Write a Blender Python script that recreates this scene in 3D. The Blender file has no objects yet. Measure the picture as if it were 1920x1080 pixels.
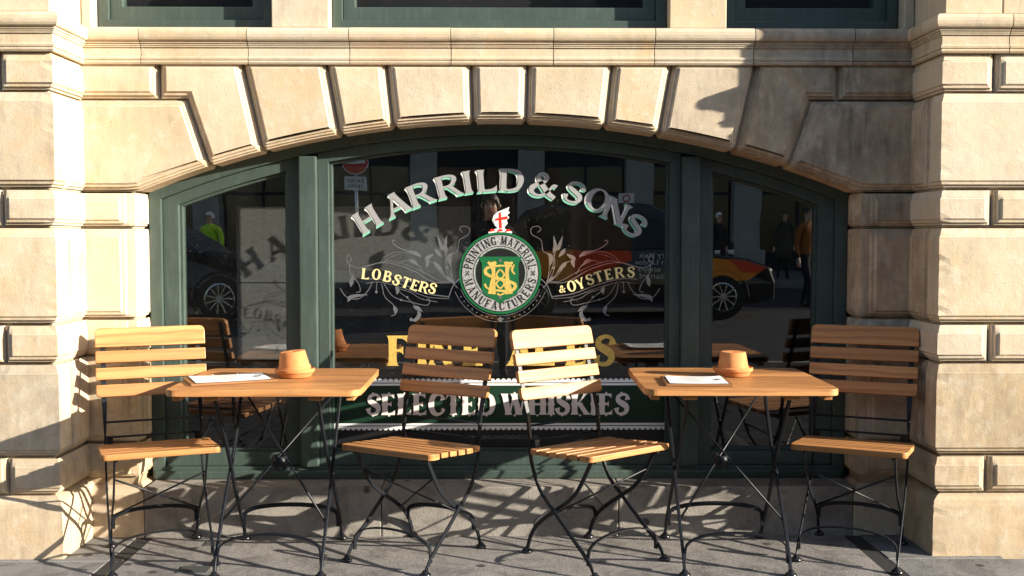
import bpy, bmesh, math, random
from mathutils import Vector, Matrix
R = math.radians
random.seed(7)
sc = bpy.context.scene
col = sc.collection
# ---------------------------------------------------------------- camera
cd = bpy.data.cameras.new('camera'); cam = bpy.data.objects.new('camera', cd); col.objects.link(cam)
cam.location = (0, 0, 1.33)
cam.rotation_euler = (R(90 - 2.66), 0, R(-0.66))
cd.sensor_width = 36; cd.lens = 37.5; cd.clip_start = 0.02; cd.clip_end = 500
sc.camera = cam
# ---------------------------------------------------------------- sky, sun, exposure
SUN = Vector((2.57, -1.0, 0.85)).normalized()          # towards the sun
w = bpy.data.worlds.new('World'); sc.world = w; w.use_nodes = True
nt = w.node_tree; bg = nt.nodes['Background']
sky = nt.nodes.new('ShaderNodeTexSky'); sky.sky_type = 'NISHITA'; sky.sun_disc = False
sky.sun_elevation = math.asin(SUN.z); sky.sun_rotation = math.atan2(SUN.x, SUN.y)
nt.links.new(sky.outputs[0], bg.inputs[0]); bg.inputs[1].default_value = 0.102
sd = bpy.data.lights.new('sun', 'SUN'); sun = bpy.data.objects.new('sun', sd); col.objects.link(sun)
sd.energy = 5.0; sd.angle = R(0.53); sd.color = (1.0, 0.915, 0.77)
sun.rotation_euler = SUN.to_track_quat('Z', 'Y').to_euler()
vs = sc.view_settings; vs.view_transform = 'Standard'; vs.look = 'None'; vs.exposure = 1.5; vs.gamma = 1
sc.cycles.max_bounces = 8; sc.cycles.transparent_max_bounces = 24

# ---------------------------------------------------------------- helpers
def tag(o, label=None, cat=None, group=None, kind=None):
    if label: o['label'] = label
    if cat: o['category'] = cat
    if group: o['group'] = group
    if kind: o['kind'] = kind
    return o
def empty(name, loc=(0, 0, 0), rz=0, parent=None):
    o = bpy.data.objects.new(name, None); col.objects.link(o); o.location = loc; o.rotation_euler = (0, 0, rz)
    o.empty_display_size = 0.1
    if parent: o.parent = parent
    return o
def link(name, me, mat=None, parent=None):
    o = bpy.data.objects.new(name, me); col.objects.link(o)
    if mat is not None:
        for m in (mat if isinstance(mat, (list, tuple)) else [mat]):
            if len(me.materials) < 8 and m.name not in [k.name for k in me.materials]: me.materials.append(m)
    if parent: o.parent = parent
    return o
def mesh(name, V, F, mat=None, parent=None, smooth=False, fix=True, mi=None):
    me = bpy.data.meshes.new(name); me.from_pydata([tuple(v) for v in V], [], F)
    if mi: me.polygons.foreach_set('material_index', mi)
    if fix:
        b = bmesh.new(); b.from_mesh(me); bmesh.ops.recalc_face_normals(b, faces=b.faces); b.to_mesh(me); b.free()
    if smooth: me.polygons.foreach_set('use_smooth', [True] * len(me.polygons))
    me.update()
    return link(name, me, mat, parent)
class MB:                                   # collects pieces of ONE part
    def __init__(s): s.V = []; s.F = []
    def add(s, V, F):
        n = len(s.V); s.V += [tuple(v) for v in V]; s.F += [tuple(i + n for i in f) for f in F]; return s
    def box(s, x0, x1, y0, y1, z0, z1):
        return s.add([(x0,y0,z0),(x1,y0,z0),(x1,y1,z0),(x0,y1,z0),(x0,y0,z1),(x1,y0,z1),(x1,y1,z1),(x0,y1,z1)],
                     [(0,3,2,1),(4,5,6,7),(0,1,5,4),(1,2,6,5),(2,3,7,6),(3,0,4,7)])
    def tube(s, pts, r, n=8, r2=None, side=Vector((1, 0, 0)), cap=True):
        # r: radius along `side`-ish axis, r2 the other (flat bars)
        pts = [Vector(p) for p in pts]; rr = r2 or r; V = []; F = []
        for i, p in enumerate(pts):
            t = (pts[min(i+1, len(pts)-1)] - pts[max(i-1, 0)]).normalized()
            sd_ = side if abs(t.dot(side)) < 0.95 else Vector((0, 1, 0))
            b = t.cross(sd_).normalized(); a = b.cross(t).normalized()
            for k in range(n):
                if n == 4: ca, sa = [(1,1),(-1,1),(-1,-1),(1,-1)][k]
                else: ca, sa = math.cos(2*math.pi*k/n), math.sin(2*math.pi*k/n)
                ra = r[i] if isinstance(r, (list, tuple)) else r
                rb = rr[i] if isinstance(rr, (list, tuple)) else rr
                V.append(p + a*ra*ca + b*rb*sa)
        for i in range(len(pts)-1):
            for k in range(n):
                F.append((i*n+k, i*n+(k+1) % n, (i+1)*n+(k+1) % n, (i+1)*n+k))
        if cap: F += [tuple(range(n))[::-1], tuple((len(pts)-1)*n+k for k in range(n))]
        return s.add(V, F)
    def lathe(s, prof, n=24, c=(0, 0, 0)):
        V = []; F = []
        for r, z in prof:
            for k in range(n): V.append((c[0]+r*math.cos(2*math.pi*k/n), c[1]+r*math.sin(2*math.pi*k/n), c[2]+z))
        for i in range(len(prof)-1):
            for k in range(n): F.append((i*n+k, i*n+(k+1) % n, (i+1)*n+(k+1) % n, (i+1)*n+k))
        F += [tuple(range(n))[::-1], tuple((len(prof)-1)*n+k for k in range(n))]
        return s.add(V, F)
    def prism(s, poly, y0, y1):             # poly in (x,z), extruded along y
        n = len(poly)
        V = [(x, y0, z) for x, z in poly] + [(x, y1, z) for x, z in poly]
        F = [tuple(range(n)), tuple(range(2*n-1, n-1, -1))] + [(i, (i+1) % n, n+(i+1) % n, n+i) for i in range(n)]
        return s.add(V, F)
    def build(s, name, mat, parent=None, smooth=False, bev=0, seg=2):
        o = mesh(name, s.V, s.F, mat, parent, smooth)
        if bev:
            b = bmesh.new(); b.from_mesh(o.data)
            es = [e for e in b.edges if len(e.link_faces) == 2 and e.calc_face_angle(0) > 0.6]
            bmesh.ops.bevel(b, geom=es, offset=bev, segments=seg, affect='EDGES', profile=0.6, clamp_overlap=True)
            b.to_mesh(o.data); b.free(); o.data.update()
        return o
def smooth_path(pts, n=6, closed=False):    # Catmull-Rom through tuples
    P = [Vector(p) for p in pts]; out = []; m = len(P); last = m if closed else m-1
    for i in range(last):
        if closed: a, b, c, d = P[(i-1) % m], P[i], P[(i+1) % m], P[(i+2) % m]
        else:
            b, c = P[i], P[i+1]; a = P[i-1] if i else b*2-c; d = P[i+2] if i+2 < m else c*2-b
        for k in range(n):
            t = k/n
            out.append(0.5*((2*b) + (c-a)*t + (2*a-5*b+4*c-d)*t*t + (-a+3*b-3*c+d)*t**3))
    if not closed: out.append(P[-1])
    return out
def copy_tree(o, parent=None):
    c = o.copy(); col.objects.link(c); c.parent = parent
    for ch in list(o.children): copy_tree(ch, c)
    return c

# ---------------------------------------------------------------- materials
def N(nt, t, **kw):
    n = nt.nodes.new(t)
    for k, v in kw.items():
        if k.startswith('i_'): n.inputs[int(k[2:])].default_value = v
        else: setattr(n, k, v)
    return n
def base_mat(name, rough=0.6, metal=0.0, color=(0.5, 0.5, 0.5), spec=0.5):
    m = bpy.data.materials.new(name); m.use_nodes = True; nt = m.node_tree
    p = nt.nodes['Principled BSDF']; p.inputs['Roughness'].default_value = rough; p.inputs['Metallic'].default_value = metal
    p.inputs['Base Color'].default_value = (*color, 1); p.inputs['Specular IOR Level'].default_value = spec
    return m, nt, p
def ramp(nt, fac, stops):
    r = N(nt, 'ShaderNodeValToRGB'); e = r.color_ramp.elements
    e[0].position, e[0].color = stops[0][0], (*stops[0][1], 1); e[1].position, e[1].color = stops[-1][0], (*stops[-1][1], 1)
    for p, c in stops[1:-1]:
        k = e.new(p); k.color = (*c, 1)
    nt.links.new(fac, r.inputs[0]); return r.outputs[0]
def mixc(nt, a, b, fac, mode='MIX'):
    m = N(nt, 'ShaderNodeMix', data_type='RGBA', blend_type=mode)
    for s, v in ((0, fac), (6, a), (7, b)):
        if hasattr(v, 'is_linked') or isinstance(v, bpy.types.NodeSocket): nt.links.new(v, m.inputs[s])
        else: m.inputs[s].default_value = v if s == 0 else (*v, 1)
    return m.outputs[2]
def world_pos(nt, sx=1, sy=1, sz=1, rnd=0.0):
    g = N(nt, 'ShaderNodeNewGeometry'); mp = N(nt, 'ShaderNodeMapping'); mp.inputs['Scale'].default_value = (sx, sy, sz)
    nt.links.new(g.outputs['Position'], mp.inputs[0])
    if rnd:
        oi = N(nt, 'ShaderNodeObjectInfo'); mu = N(nt, 'ShaderNodeMath', operation='MULTIPLY', i_1=rnd); nt.links.new(oi.outputs['Random'], mu.inputs[0])
        nt.links.new(mu.outputs[0], mp.inputs['Location'])
    return mp.outputs[0]
def obj_pos(nt, sx=1, sy=1, sz=1, rnd=50.0):
    g = N(nt, 'ShaderNodeTexCoord'); mp = N(nt, 'ShaderNodeMapping'); mp.inputs['Scale'].default_value = (sx, sy, sz)
    nt.links.new(g.outputs['Object'], mp.inputs[0])
    oi = N(nt, 'ShaderNodeObjectInfo'); mu = N(nt, 'ShaderNodeMath', operation='MULTIPLY', i_1=rnd); nt.links.new(oi.outputs['Random'], mu.inputs[0])
    nt.links.new(mu.outputs[0], mp.inputs['Location'])
    return mp.outputs[0]
def noise(nt, vec, scale, detail=6, rough=0.6, dist=0.0):
    n = N(nt, 'ShaderNodeTexNoise'); n.inputs['Scale'].default_value = scale; n.inputs['Detail'].default_value = detail
    n.inputs['Roughness'].default_value = rough; n.inputs['Distortion'].default_value = dist
    nt.links.new(vec, n.inputs['Vector']); return n.outputs[0]
def bump(nt, p, h, strength=0.3, dist=0.005):
    b = N(nt, 'ShaderNodeBump'); b.inputs['Strength'].default_value = strength; b.inputs['Distance'].default_value = dist
    nt.links.new(h, b.inputs['Height']); nt.links.new(b.outputs[0], p.inputs['Normal'])
def math2(nt, op, a, b=0.0):
    m = N(nt, 'ShaderNodeMath', operation=op)
    for i, v in enumerate((a, b)):
        if isinstance(v, bpy.types.NodeSocket): nt.links.new(v, m.inputs[i])
        else: m.inputs[i].default_value = v
    return m.outputs[0]

def stone_mat(name, c0, c1, soot=0.0, soot_col=(0.05, 0.043, 0.04)):
    m, nt, p = base_mat(name, 0.88, spec=0.25)
    v = world_pos(nt, rnd=13.0)
    big = noise(nt, v, 3.2, 5, 0.6, 0.4); mid = noise(nt, v, 17, 6, 0.65); fine = noise(nt, v, 160, 3, 0.6)
    c = ramp(nt, big, [(0.28, c0), (0.5, tuple((a+b)/2 for a, b in zip(c0, c1))), (0.72, c1)])
    # rust-yellow washes and pale scuffs
    c = mixc(nt, c, tuple(k*f for k, f in zip(c1, (0.98, 0.76, 0.5))), ramp(nt, noise(nt, v, 6.5, 5, 0.6, 0.8), [(0.48, (0, 0, 0)), (0.74, (0.55,)*3)]))
    c = mixc(nt, c, (0.70, 0.64, 0.54), ramp(nt, mid, [(0.54, (0, 0, 0)), (0.74, (0.6,)*3)]))
    c = mixc(nt, c, (0.36, 0.33, 0.28), ramp(nt, noise(nt, v, 9.0, 7, 0.7, 0.4), [(0.56, (0, 0, 0)), (0.78, (0.34,)*3)]))
    oi = N(nt, 'ShaderNodeObjectInfo')
    c = mixc(nt, c, (0.30, 0.235, 0.16), ramp(nt, oi.outputs['Random'], [(0.0, (0,)*3), (1.0, (0.20,)*3)]))
    r2 = math2(nt, 'FRACT', math2(nt, 'MULTIPLY', oi.outputs['Random'], 7.3))
    c = mixc(nt, c, (0.64, 0.50, 0.37), ramp(nt, r2, [(0.3, (0,)*3), (1.0, (0.5,)*3)]))
    r3 = math2(nt, 'FRACT', math2(nt, 'MULTIPLY', oi.outputs['Random'], 23.7))
    c = mixc(nt, c, (0.53, 0.49, 0.42), ramp(nt, r3, [(0.45, (0,)*3), (1.0, (0.42,)*3)]))
    # rain streaks of soot: run down, patchy
    vs_ = world_pos(nt, 1, 1, 0.22, rnd=13.0)
    st = noise(nt, vs_, 26, 5, 0.65, 0.2); pt = noise(nt, v, 4.0, 6, 0.68, 0.3)
    f = math2(nt, 'MULTIPLY', ramp(nt, st, [(0.38, (0,)*3), (0.66, (1,)*3)]), ramp(nt, pt, [(0.42 - 0.12*soot, (0,)*3), (0.68 - 0.08*soot, (1,)*3)]))
    f = math2(nt, 'MULTIPLY', f, 0.16 + 0.72*soot)
    c = mixc(nt, c, soot_col, f)
    if soot > 0.3:      # general grime film in cloudy patches
        cl = noise(nt, v, 7.0, 8, 0.72, 0.5)
        c = mixc(nt, c, (0.14, 0.098, 0.068), ramp(nt, cl, [(0.36, (0,)*3), (0.62, (0.62*soot,)*3)]))
    # pits
    c = mixc(nt, c, (0.12, 0.095, 0.07), ramp(nt, noise(nt, v, 75, 2, 0.5), [(0.70, (0,)*3), (0.78, (0.55,)*3)]))
    nt.links.new(c, p.inputs['Base Color'])
    h = math2(nt, 'ADD', math2(nt, 'MULTIPLY', mid, 0.7), math2(nt, 'MULTIPLY', fine, 0.35))
    bump(nt, p, h, 0.42, 0.007)
    return m
M = {}
M['stone'] = stone_mat('cream_limestone', (0.49, 0.39, 0.262), (0.63, 0.54, 0.405), 0.16)
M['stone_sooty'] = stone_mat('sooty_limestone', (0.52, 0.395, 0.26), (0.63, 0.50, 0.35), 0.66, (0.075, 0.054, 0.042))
M['stone_low'] = stone_mat('worn_base_limestone', (0.45, 0.345, 0.22), (0.59, 0.49, 0.35), 0.36)
M['joint'], _, _ = base_mat('lime_mortar', 0.95, color=(0.33, 0.245, 0.155))
def paint_mat(name, c, rough=0.42):
    m, nt, p = base_mat(name, rough, spec=0.5)
    v = world_pos(nt); n1 = noise(nt, v, 6, 4); n2 = noise(nt, world_pos(nt, 1, 1, 0.15), 60, 4)
    cc = mixc(nt, c, tuple(k*1.35+0.006 for k in c), ramp(nt, n2, [(0.45, (0,)*3), (0.8, (1,)*3)]))
    cc = mixc(nt, cc, tuple(k*0.8 for k in c), ramp(nt, n1, [(0.4, (0,)*3), (0.7, (0.7,)*3)]))
    cc = mixc(nt, cc, (0.35, 0.36, 0.33), ramp(nt, noise(nt, v, 210, 2), [(0.74, (0,)*3), (0.80, (0.7,)*3)]))
    nt.links.new(cc, p.inputs['Base Color']); bump(nt, p, n2, 0.08, 0.002); return m
M['green'] = paint_mat('green_gloss_paint', (0.047, 0.070, 0.061))
def wood_mat(name, a, b, dark, rough=0.42):
    m, nt, p = base_mat(name, rough, spec=0.35)
    v = obj_pos(nt, 1.0, 14, 14, 60)
    v2 = obj_pos(nt, 0.9, 3.2, 3.2, 60)
    ring = N(nt, 'ShaderNodeTexWave', wave_type='BANDS', bands_direction='Z'); ring.inputs['Scale'].default_value = 2.6
    ring.inputs['Distortion'].default_value = 5.5; ring.inputs['Detail'].default_value = 3; ring.inputs['Detail Scale'].default_value = 0.9
    nt.links.new(v2, ring.inputs['Vector'])
    fib = noise(nt, obj_pos(nt, 2.2, 90, 90, 60), 3, 5, 0.6); soft = noise(nt, v, 1.3, 4, 0.55, 0.3)
    c = ramp(nt, soft, [(0.3, a), (0.7, b)])
    c = mixc(nt, c, dark, ramp(nt, ring.outputs[1] if len(ring.outputs) > 1 else ring.outputs[0], [(0.5, (0,)*3), (1.0, (0.48,)*3)]))
    c = mixc(nt, c, dark, ramp(nt, fib, [(0.5, (0,)*3), (0.78, (0.5,)*3)]))
    oi = N(nt, 'ShaderNodeObjectInfo')
    c = mixc(nt, c, tuple(k*0.62 for k in a), ramp(nt, oi.outputs['Random'], [(0, (0,)*3), (1, (0.55,)*3)]))
    c = mixc(nt, c, (0.20, 0.135, 0.085), ramp(nt, noise(nt, obj_pos(nt, 3, 9, 9, 60), 2.2, 6, 0.7, 0.5), [(0.55, (0,)*3), (0.78, (0.5,)*3)]))
    nt.links.new(c, p.inputs['Base Color']); bump(nt, p, fib, 0.2, 0.0012)
    nt.links.new(ramp(nt, soft, [(0.3, (rough-0.06,)*3), (0.7, (rough+0.16,)*3)]), p.inputs['Roughness'])
    return m
M['wood'] = wood_mat('oiled_hardwood', (0.43, 0.19, 0.062), (0.60, 0.295, 0.108), (0.21, 0.076, 0.024))
M['board'] = wood_mat('clipboard_wood', (0.27, 0.12, 0.045), (0.34, 0.17, 0.07), (0.14, 0.06, 0.025))
M['iron'], nt_, p_ = base_mat('black_painted_steel', 0.42, spec=0.3, color=(0.006, 0.0075, 0.011))
M['bolt'], _, _ = base_mat('bright_zinc', 0.3, 1.0, (0.55, 0.55, 0.56))
M['foot'], _, _ = base_mat('black_plastic', 0.22, color=(0.008, 0.008, 0.009))
def terracotta():
    m, nt, p = base_mat('terracotta', 0.8, spec=0.25); v = obj_pos(nt)
    c = ramp(nt, noise(nt, v, 14, 5), [(0.3, (0.47, 0.17, 0.055)), (0.7, (0.60, 0.25, 0.09))])
    c = mixc(nt, c, (0.60, 0.40, 0.28), ramp(nt, noise(nt, v, 30, 5), [(0.58, (0,)*3), (0.8, (0.5,)*3)]))
    nt.links.new(c, p.inputs['Base Color']); bump(nt, p, noise(nt, v, 180, 3), 0.15, 0.002); return m
M['terra'] = terracotta()
M['paper'], _, _ = base_mat('white_paper', 0.8, color=(0.80, 0.80, 0.78))
M['ink'], _, _ = base_mat('grey_print', 0.8, color=(0.16, 0.165, 0.18))
def paving(name, a, b, speck, sp=0.5):
    m, nt, p = base_mat(name, 0.9, spec=0.06); v = world_pos(nt, rnd=5.0)
    c = ramp(nt, noise(nt, v, 2.6, 6, 0.62, 0.3), [(0.3, a), (0.7, b)])
    vo = N(nt, 'ShaderNodeTexVoronoi'); vo.inputs['Scale'].default_value = 190; nt.links.new(v, vo.inputs['Vector'])
    c = mixc(nt, c, speck, math2(nt, 'MULTIPLY', ramp(nt, vo.outputs['Color'], [(0.62, (0,)*3), (0.9, (1,)*3)]), sp))
    c = mixc(nt, c, tuple(k*0.35 for k in a), ramp(nt, noise(nt, v, 120, 3), [(0.52, (0,)*3), (0.72, (0.75*sp + 0.1,)*3)]))
    # trodden-in gum and grease spots, stains
    g = N(nt, 'ShaderNodeTexVoronoi'); g.inputs['Scale'].default_value = 6.5; nt.links.new(v, g.inputs['Vector'])
    gm = math2(nt, 'MULTIPLY', ramp(nt, g.outputs['Distance'], [(0.10, (1,)*3), (0.16, (0,)*3)]), ramp(nt, noise(nt, v, 3.3, 2), [(0.40, (0,)*3), (0.48, (0.85,)*3)]))
    c = mixc(nt, c, (0.03, 0.029, 0.03), gm)
    c = mixc(nt, c, tuple(k*0.4 for k in a), ramp(nt, noise(nt, v, 7.5, 8, 0.7, 0.6), [(0.47, (0,)*3), (0.68, (0.65,)*3)]))
    c = mixc(nt, c, tuple(min(1, k*1.7) for k in b), ramp(nt, noise(nt, v, 34, 5, 0.7), [(0.60, (0,)*3), (0.72, (0.5*sp+.1,)*3)]))
    nt.links.new(c, p.inputs['Base Color'])
    bump(nt, p, math2(nt, 'ADD', noise(nt, v, 130, 4), math2(nt, 'MULTIPLY', noise(nt, v, 9, 4), 0.8)), 0.45, 0.005)
    return m
M['agg'] = paving('exposed_aggregate', (0.165, 0.154, 0.147), (0.235, 0.218, 0.206), (0.42, 0.39, 0.36), 0.45)
M['slab'] = paving('smooth_york_slab', (0.15, 0.147, 0.145), (0.23, 0.22, 0.21), (0.33, 0.31, 0.29), 0.15)
M['concrete'] = paving('cast_concrete', (0.215, 0.197, 0.177), (0.30, 0.275, 0.247), (0.36, 0.34, 0.32), 0.2)
M['slab_dark'] = paving('shade_toned_slab', (0.028, 0.028, 0.030), (0.042, 0.041, 0.042), (0.09, 0.09, 0.09), 0.2)  # near paving with shade put into its colour, dimming its reflection in the glass
M['asphalt'] = paving('asphalt', (0.042, 0.042, 0.046), (0.06, 0.06, 0.064), (0.11, 0.11, 0.11), 0.4)
M['tar'], _, _ = base_mat('bitumen_joint', 0.7, color=(0.022, 0.021, 0.022))
M['plate'], _, _ = base_mat('worn_iron_plate', 0.5, 0.5, color=(0.10, 0.105, 0.10))
def glass_mat(name, f0=0.045, tint=(0.965, 0.975, 0.97), dirt=0.0):
    m = bpy.data.materials.new(name); m.use_nodes = True; nt = m.node_tree; nt.nodes.clear()
    g = N(nt, 'ShaderNodeNewGeometry'); d = N(nt, 'ShaderNodeVectorMath', operation='DOT_PRODUCT')
    nt.links.new(g.outputs['Incoming'], d.inputs[0]); nt.links.new(g.outputs['Normal'], d.inputs[1])
    c = math2(nt, 'SUBTRACT', 1.0, math2(nt, 'ABSOLUTE', d.outputs['Value'])); c = math2(nt, 'POWER', c, 5.0)
    f = math2(nt, 'ADD', math2(nt, 'MULTIPLY', c, 1 - f0), f0)
    t = N(nt, 'ShaderNodeBsdfTransparent'); t.inputs[0].default_value = (*tint, 1)
    gl = N(nt, 'ShaderNodeBsdfGlossy'); gl.inputs['Roughness'].default_value = 0.0
    bp = N(nt, 'ShaderNodeBump'); bp.inputs['Strength'].default_value = 0.10; bp.inputs['Distance'].default_value = 0.004
    nt.links.new(noise(nt, world_pos(nt), 2.6, 2, 0.4), bp.inputs['Height']); nt.links.new(bp.outputs[0], gl.inputs['Normal'])
    mx = N(nt, 'ShaderNodeMixShader'); out = N(nt, 'ShaderNodeOutputMaterial')
    nt.links.new(f, mx.inputs[0]); nt.links.new(t.outputs[0], mx.inputs[1]); nt.links.new(gl.outputs[0], mx.inputs[2])
    if dirt:        # dust film, dried drips and specks
        df = N(nt, 'ShaderNodeBsdfDiffuse'); df.inputs[0].default_value = (0.6, 0.6, 0.57, 1)
        drip = ramp(nt, noise(nt, world_pos(nt, 1, 1, 0.025), 55, 3, 0.5), [(0.70, (0,)*3), (0.76, (1,)*3)])
        drip = math2(nt, 'MULTIPLY', drip, ramp(nt, noise(nt, world_pos(nt), 3.5, 3), [(0.5, (0,)*3), (0.62, (1,)*3)]))
        sp_ = ramp(nt, noise(nt, world_pos(nt), 150, 1, 0.4), [(0.77, (0,)*3), (0.80, (1,)*3)])
        film = ramp(nt, noise(nt, world_pos(nt, 1, 1, 0.5), 4.0, 6, 0.65, 0.5), [(0.35, (0.08,)*3), (0.75, (0.55,)*3)])
        k = math2(nt, 'ADD', math2(nt, 'MULTIPLY', film, 0.010*dirt), math2(nt, 'ADD', math2(nt, 'MULTIPLY', drip, 0.05*dirt), math2(nt, 'MULTIPLY', sp_, 0.25*dirt)))
        m2 = N(nt, 'ShaderNodeMixShader'); nt.links.new(k, m2.inputs[0]); nt.links.new(mx.outputs[0], m2.inputs[1]); nt.links.new(df.outputs[0], m2.inputs[2]); mx = m2
    nt.links.new(mx.outputs[0], out.inputs[0])
    return m
M['glass'] = glass_mat('window_glass', 0.125, dirt=1.0)
M['tinted'], _, _ = base_mat('dark_car_glass', 0.03, color=(0.006, 0.008, 0.010))
def leaf(name, c, rough, metal, flake=0.0):
    m, nt, p = base_mat(name, rough, metal, c); v = world_pos(nt)
    vo = N(nt, 'ShaderNodeTexVoronoi'); vo.inputs['Scale'].default_value = 420; nt.links.new(v, vo.inputs['Vector'])
    if flake:
        cc = mixc(nt, c, tuple(k*0.35 for k in c), math2(nt, 'MULTIPLY', ramp(nt, vo.outputs['Color'], [(0.3, (0,)*3), (0.8, (1,)*3)]), flake))
        nt.links.new(cc, p.inputs['Base Color']); bump(nt, p, vo.outputs['Distance'], 0.5*flake, 0.002)
    return m
M['gold'] = leaf('gold_leaf', (0.86, 0.60, 0.15), 0.4, 0.3, 0.7)
M['gold_pale'] = leaf('pale_gold', (0.90, 0.76, 0.36), 0.4, 0.2)
M['silver'] = leaf('bright_silver_leaf', (0.80, 0.81, 0.84), 0.10, 0.88)
M['silver_matt'] = leaf('matt_silver_face', (0.40, 0.40, 0.40), 0.42, 0.3)
M['silver_flake'] = leaf('crackled_silver', (0.55, 0.55, 0.54), 0.45, 0.4, 1.0)
M['mint'], _, _ = base_mat('mint_shade_paint', 0.5, color=(0.20, 0.50, 0.36))
M['ivory'], _, _ = base_mat('ivory_paint', 0.5, color=(0.86, 0.86, 0.80))
M['black_paint'], _, _ = base_mat('black_sign_paint', 0.4, color=(0.01, 0.01, 0.011))
M['sign_green'], _, _ = base_mat('emerald_sign_paint', 0.35, color=(0.010, 0.115, 0.040))
M['band_green'], _, _ = base_mat('bottle_green_band', 0.5, color=(0.0025, 0.028, 0.013))
M['sign_red'], _, _ = base_mat('red_sign_paint', 0.4, color=(0.55, 0.03, 0.012))
M['pinkgrey'], _, _ = base_mat('grey_pink_sign_paint', 0.5, color=(0.80, 0.71, 0.67))
M['white_paint'], _, _ = base_mat('white_paint', 0.5, color=(0.84, 0.84, 0.82))
M['faint'], _, _ = base_mat('faint_grey_print', 0.6, color=(0.16, 0.17, 0.17))
M['blind'], nt_, p_ = base_mat('grey_woven_blind', 0.9, color=(0.27, 0.255, 0.235))
v_ = noise(nt_, world_pos(nt_, 6, 1, 1), 70, 3); v2_ = noise(nt_, world_pos(nt_, 1, 1, 8), 60, 3)
nt_.links.new(ramp(nt_, math2(nt_, 'MULTIPLY', v_, math2(nt_, 'MULTIPLY', v2_, 2.0)), [(0.3, (0.085, 0.087, 0.086)), (0.7, (0.135, 0.137, 0.134))]), p_.inputs['Base Color'])
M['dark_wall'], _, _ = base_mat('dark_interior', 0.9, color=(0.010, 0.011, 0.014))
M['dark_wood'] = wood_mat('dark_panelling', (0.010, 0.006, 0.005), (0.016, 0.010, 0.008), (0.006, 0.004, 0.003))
# ================================================================ THE BUILDING
PY, WY, JX, PX = 4.40, 4.72, 1.59, 1.82       # pier face, wall face, jamb, pier inner return
DP = 0.033                                     # relief of the rusticated blocks
EDGE = [(0, 0), (0.004, 0.0), (0.009, 0.013), (0.016, 0.0145), (0.020, 0.024), (0.029, 0.0255), (0.036, DP)]
TOP = [(0, 0.018), (0.028, 0.0265), (0.031, 0.0265), (0.036, DP)]
bld = empty('stone_building', (0, 5.2, 0))
tag(bld, 'ornate cream limestone pub front with rusticated blocks and a wide segmental arch', 'building')
_off = Vector((0, -5.2, 0))
def under(o, p):
    o.parent = p
    return o
def part_mesh(name, mat, parent, mb, **k):      # building parts are modelled in world coordinates
    o = mb.build(name, mat, parent, **k)
    if parent is bld: o.location = _off
    return o

def course(name, path, z0, z1, mat, parent, vprof=None, jit=True, caps=False):
    """path: list of (x, y, nx, ny, cap): plan line of the joint plane; relief at a height = min(cap, vertical profile)"""
    if vprof is None:
        vprof = [(z0+a, b) for a, b in EDGE] + [(z1-a, b) for a, b in reversed(TOP)]
    j = random.uniform(-0.0018, 0.0018) if jit else 0
    vp = [vprof[0]]                      # extra levels so that arrises can be worn and chipped
    for (za, sa), (zb, sb) in zip(vprof, vprof[1:]):
        k = max(1, int((zb-za)/0.022)) if zb-za > 0.05 else 1
        vp += [(za+(zb-za)*i/k, sa+(sb-sa)*i/k) for i in range(1, k+1)]
    vprof = vp
    n = len(path); V = []; F = []
    for z, s in vprof:
        for x, y, nx, ny, cap in path:
            q = min(cap, s); q = q + j if q >= DP*0.99 and jit else q
            if nx and ny and cap > 0.5 and q > 0.02 and not caps:
                q -= max(0.0, random.gauss(0.0004, 0.0006)) + (random.uniform(0.0015, 0.004) if random.random() < 0.06 else 0)
            V.append((x+nx*q, y+ny*q, z))
    for i in range(len(vprof)-1):
        for k in range(n-1): F.append((i*n+k, i*n+k+1, (i+1)*n+k+1, (i+1)*n+k))
    if caps:
        F.append(tuple(i*n for i in range(len(vprof)))); F.append(tuple(i*n+n-1 for i in range(len(vprof)))[::-1])
    o = mesh(name, V, F, mat, parent, fix=False)
    return o
BIG = 1.0
def front_joint(x, y, d):       # joint end on a front face; d=+1: stone lies to +x of the joint
    e = [(x+d*a, y, 0, -1, b) for a, b in EDGE]
    return e if d > 0 else e[::-1]
def orient(path):               # keep faces pointing outwards (towards -y)
    return path
def pier_stone(name, s, z0, z1, xo, xjoint, yend, yjoint, mat, parent):
    """quoin: from xo on the front round the arris and back along the return (s=+1 right pier, -1 left)"""
    by, bx = PY + DP, PX + DP
    P = []
    if xjoint: P += [(s*(xo-a), by, 0, -1, b) for a, b in EDGE]
    else: P += [(s*xo, by, 0, -1, BIG)]
    P += [(s*(bx+0.016), by, 0, -1, BIG), (s*bx, by, -s, -1, BIG), (s*bx, by+0.016, -s, 0, BIG)]
    if yjoint: P += [(s*bx, yend-a, -s, 0, b) for a, b in reversed(EDGE)]
    else: P += [(s*bx, yend, -s, 0, BIG)]
    if s > 0: P = P[::-1]
    return course(name, P[::-1] if s > 0 else P[::-1], z0, z1, mat, parent)

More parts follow.
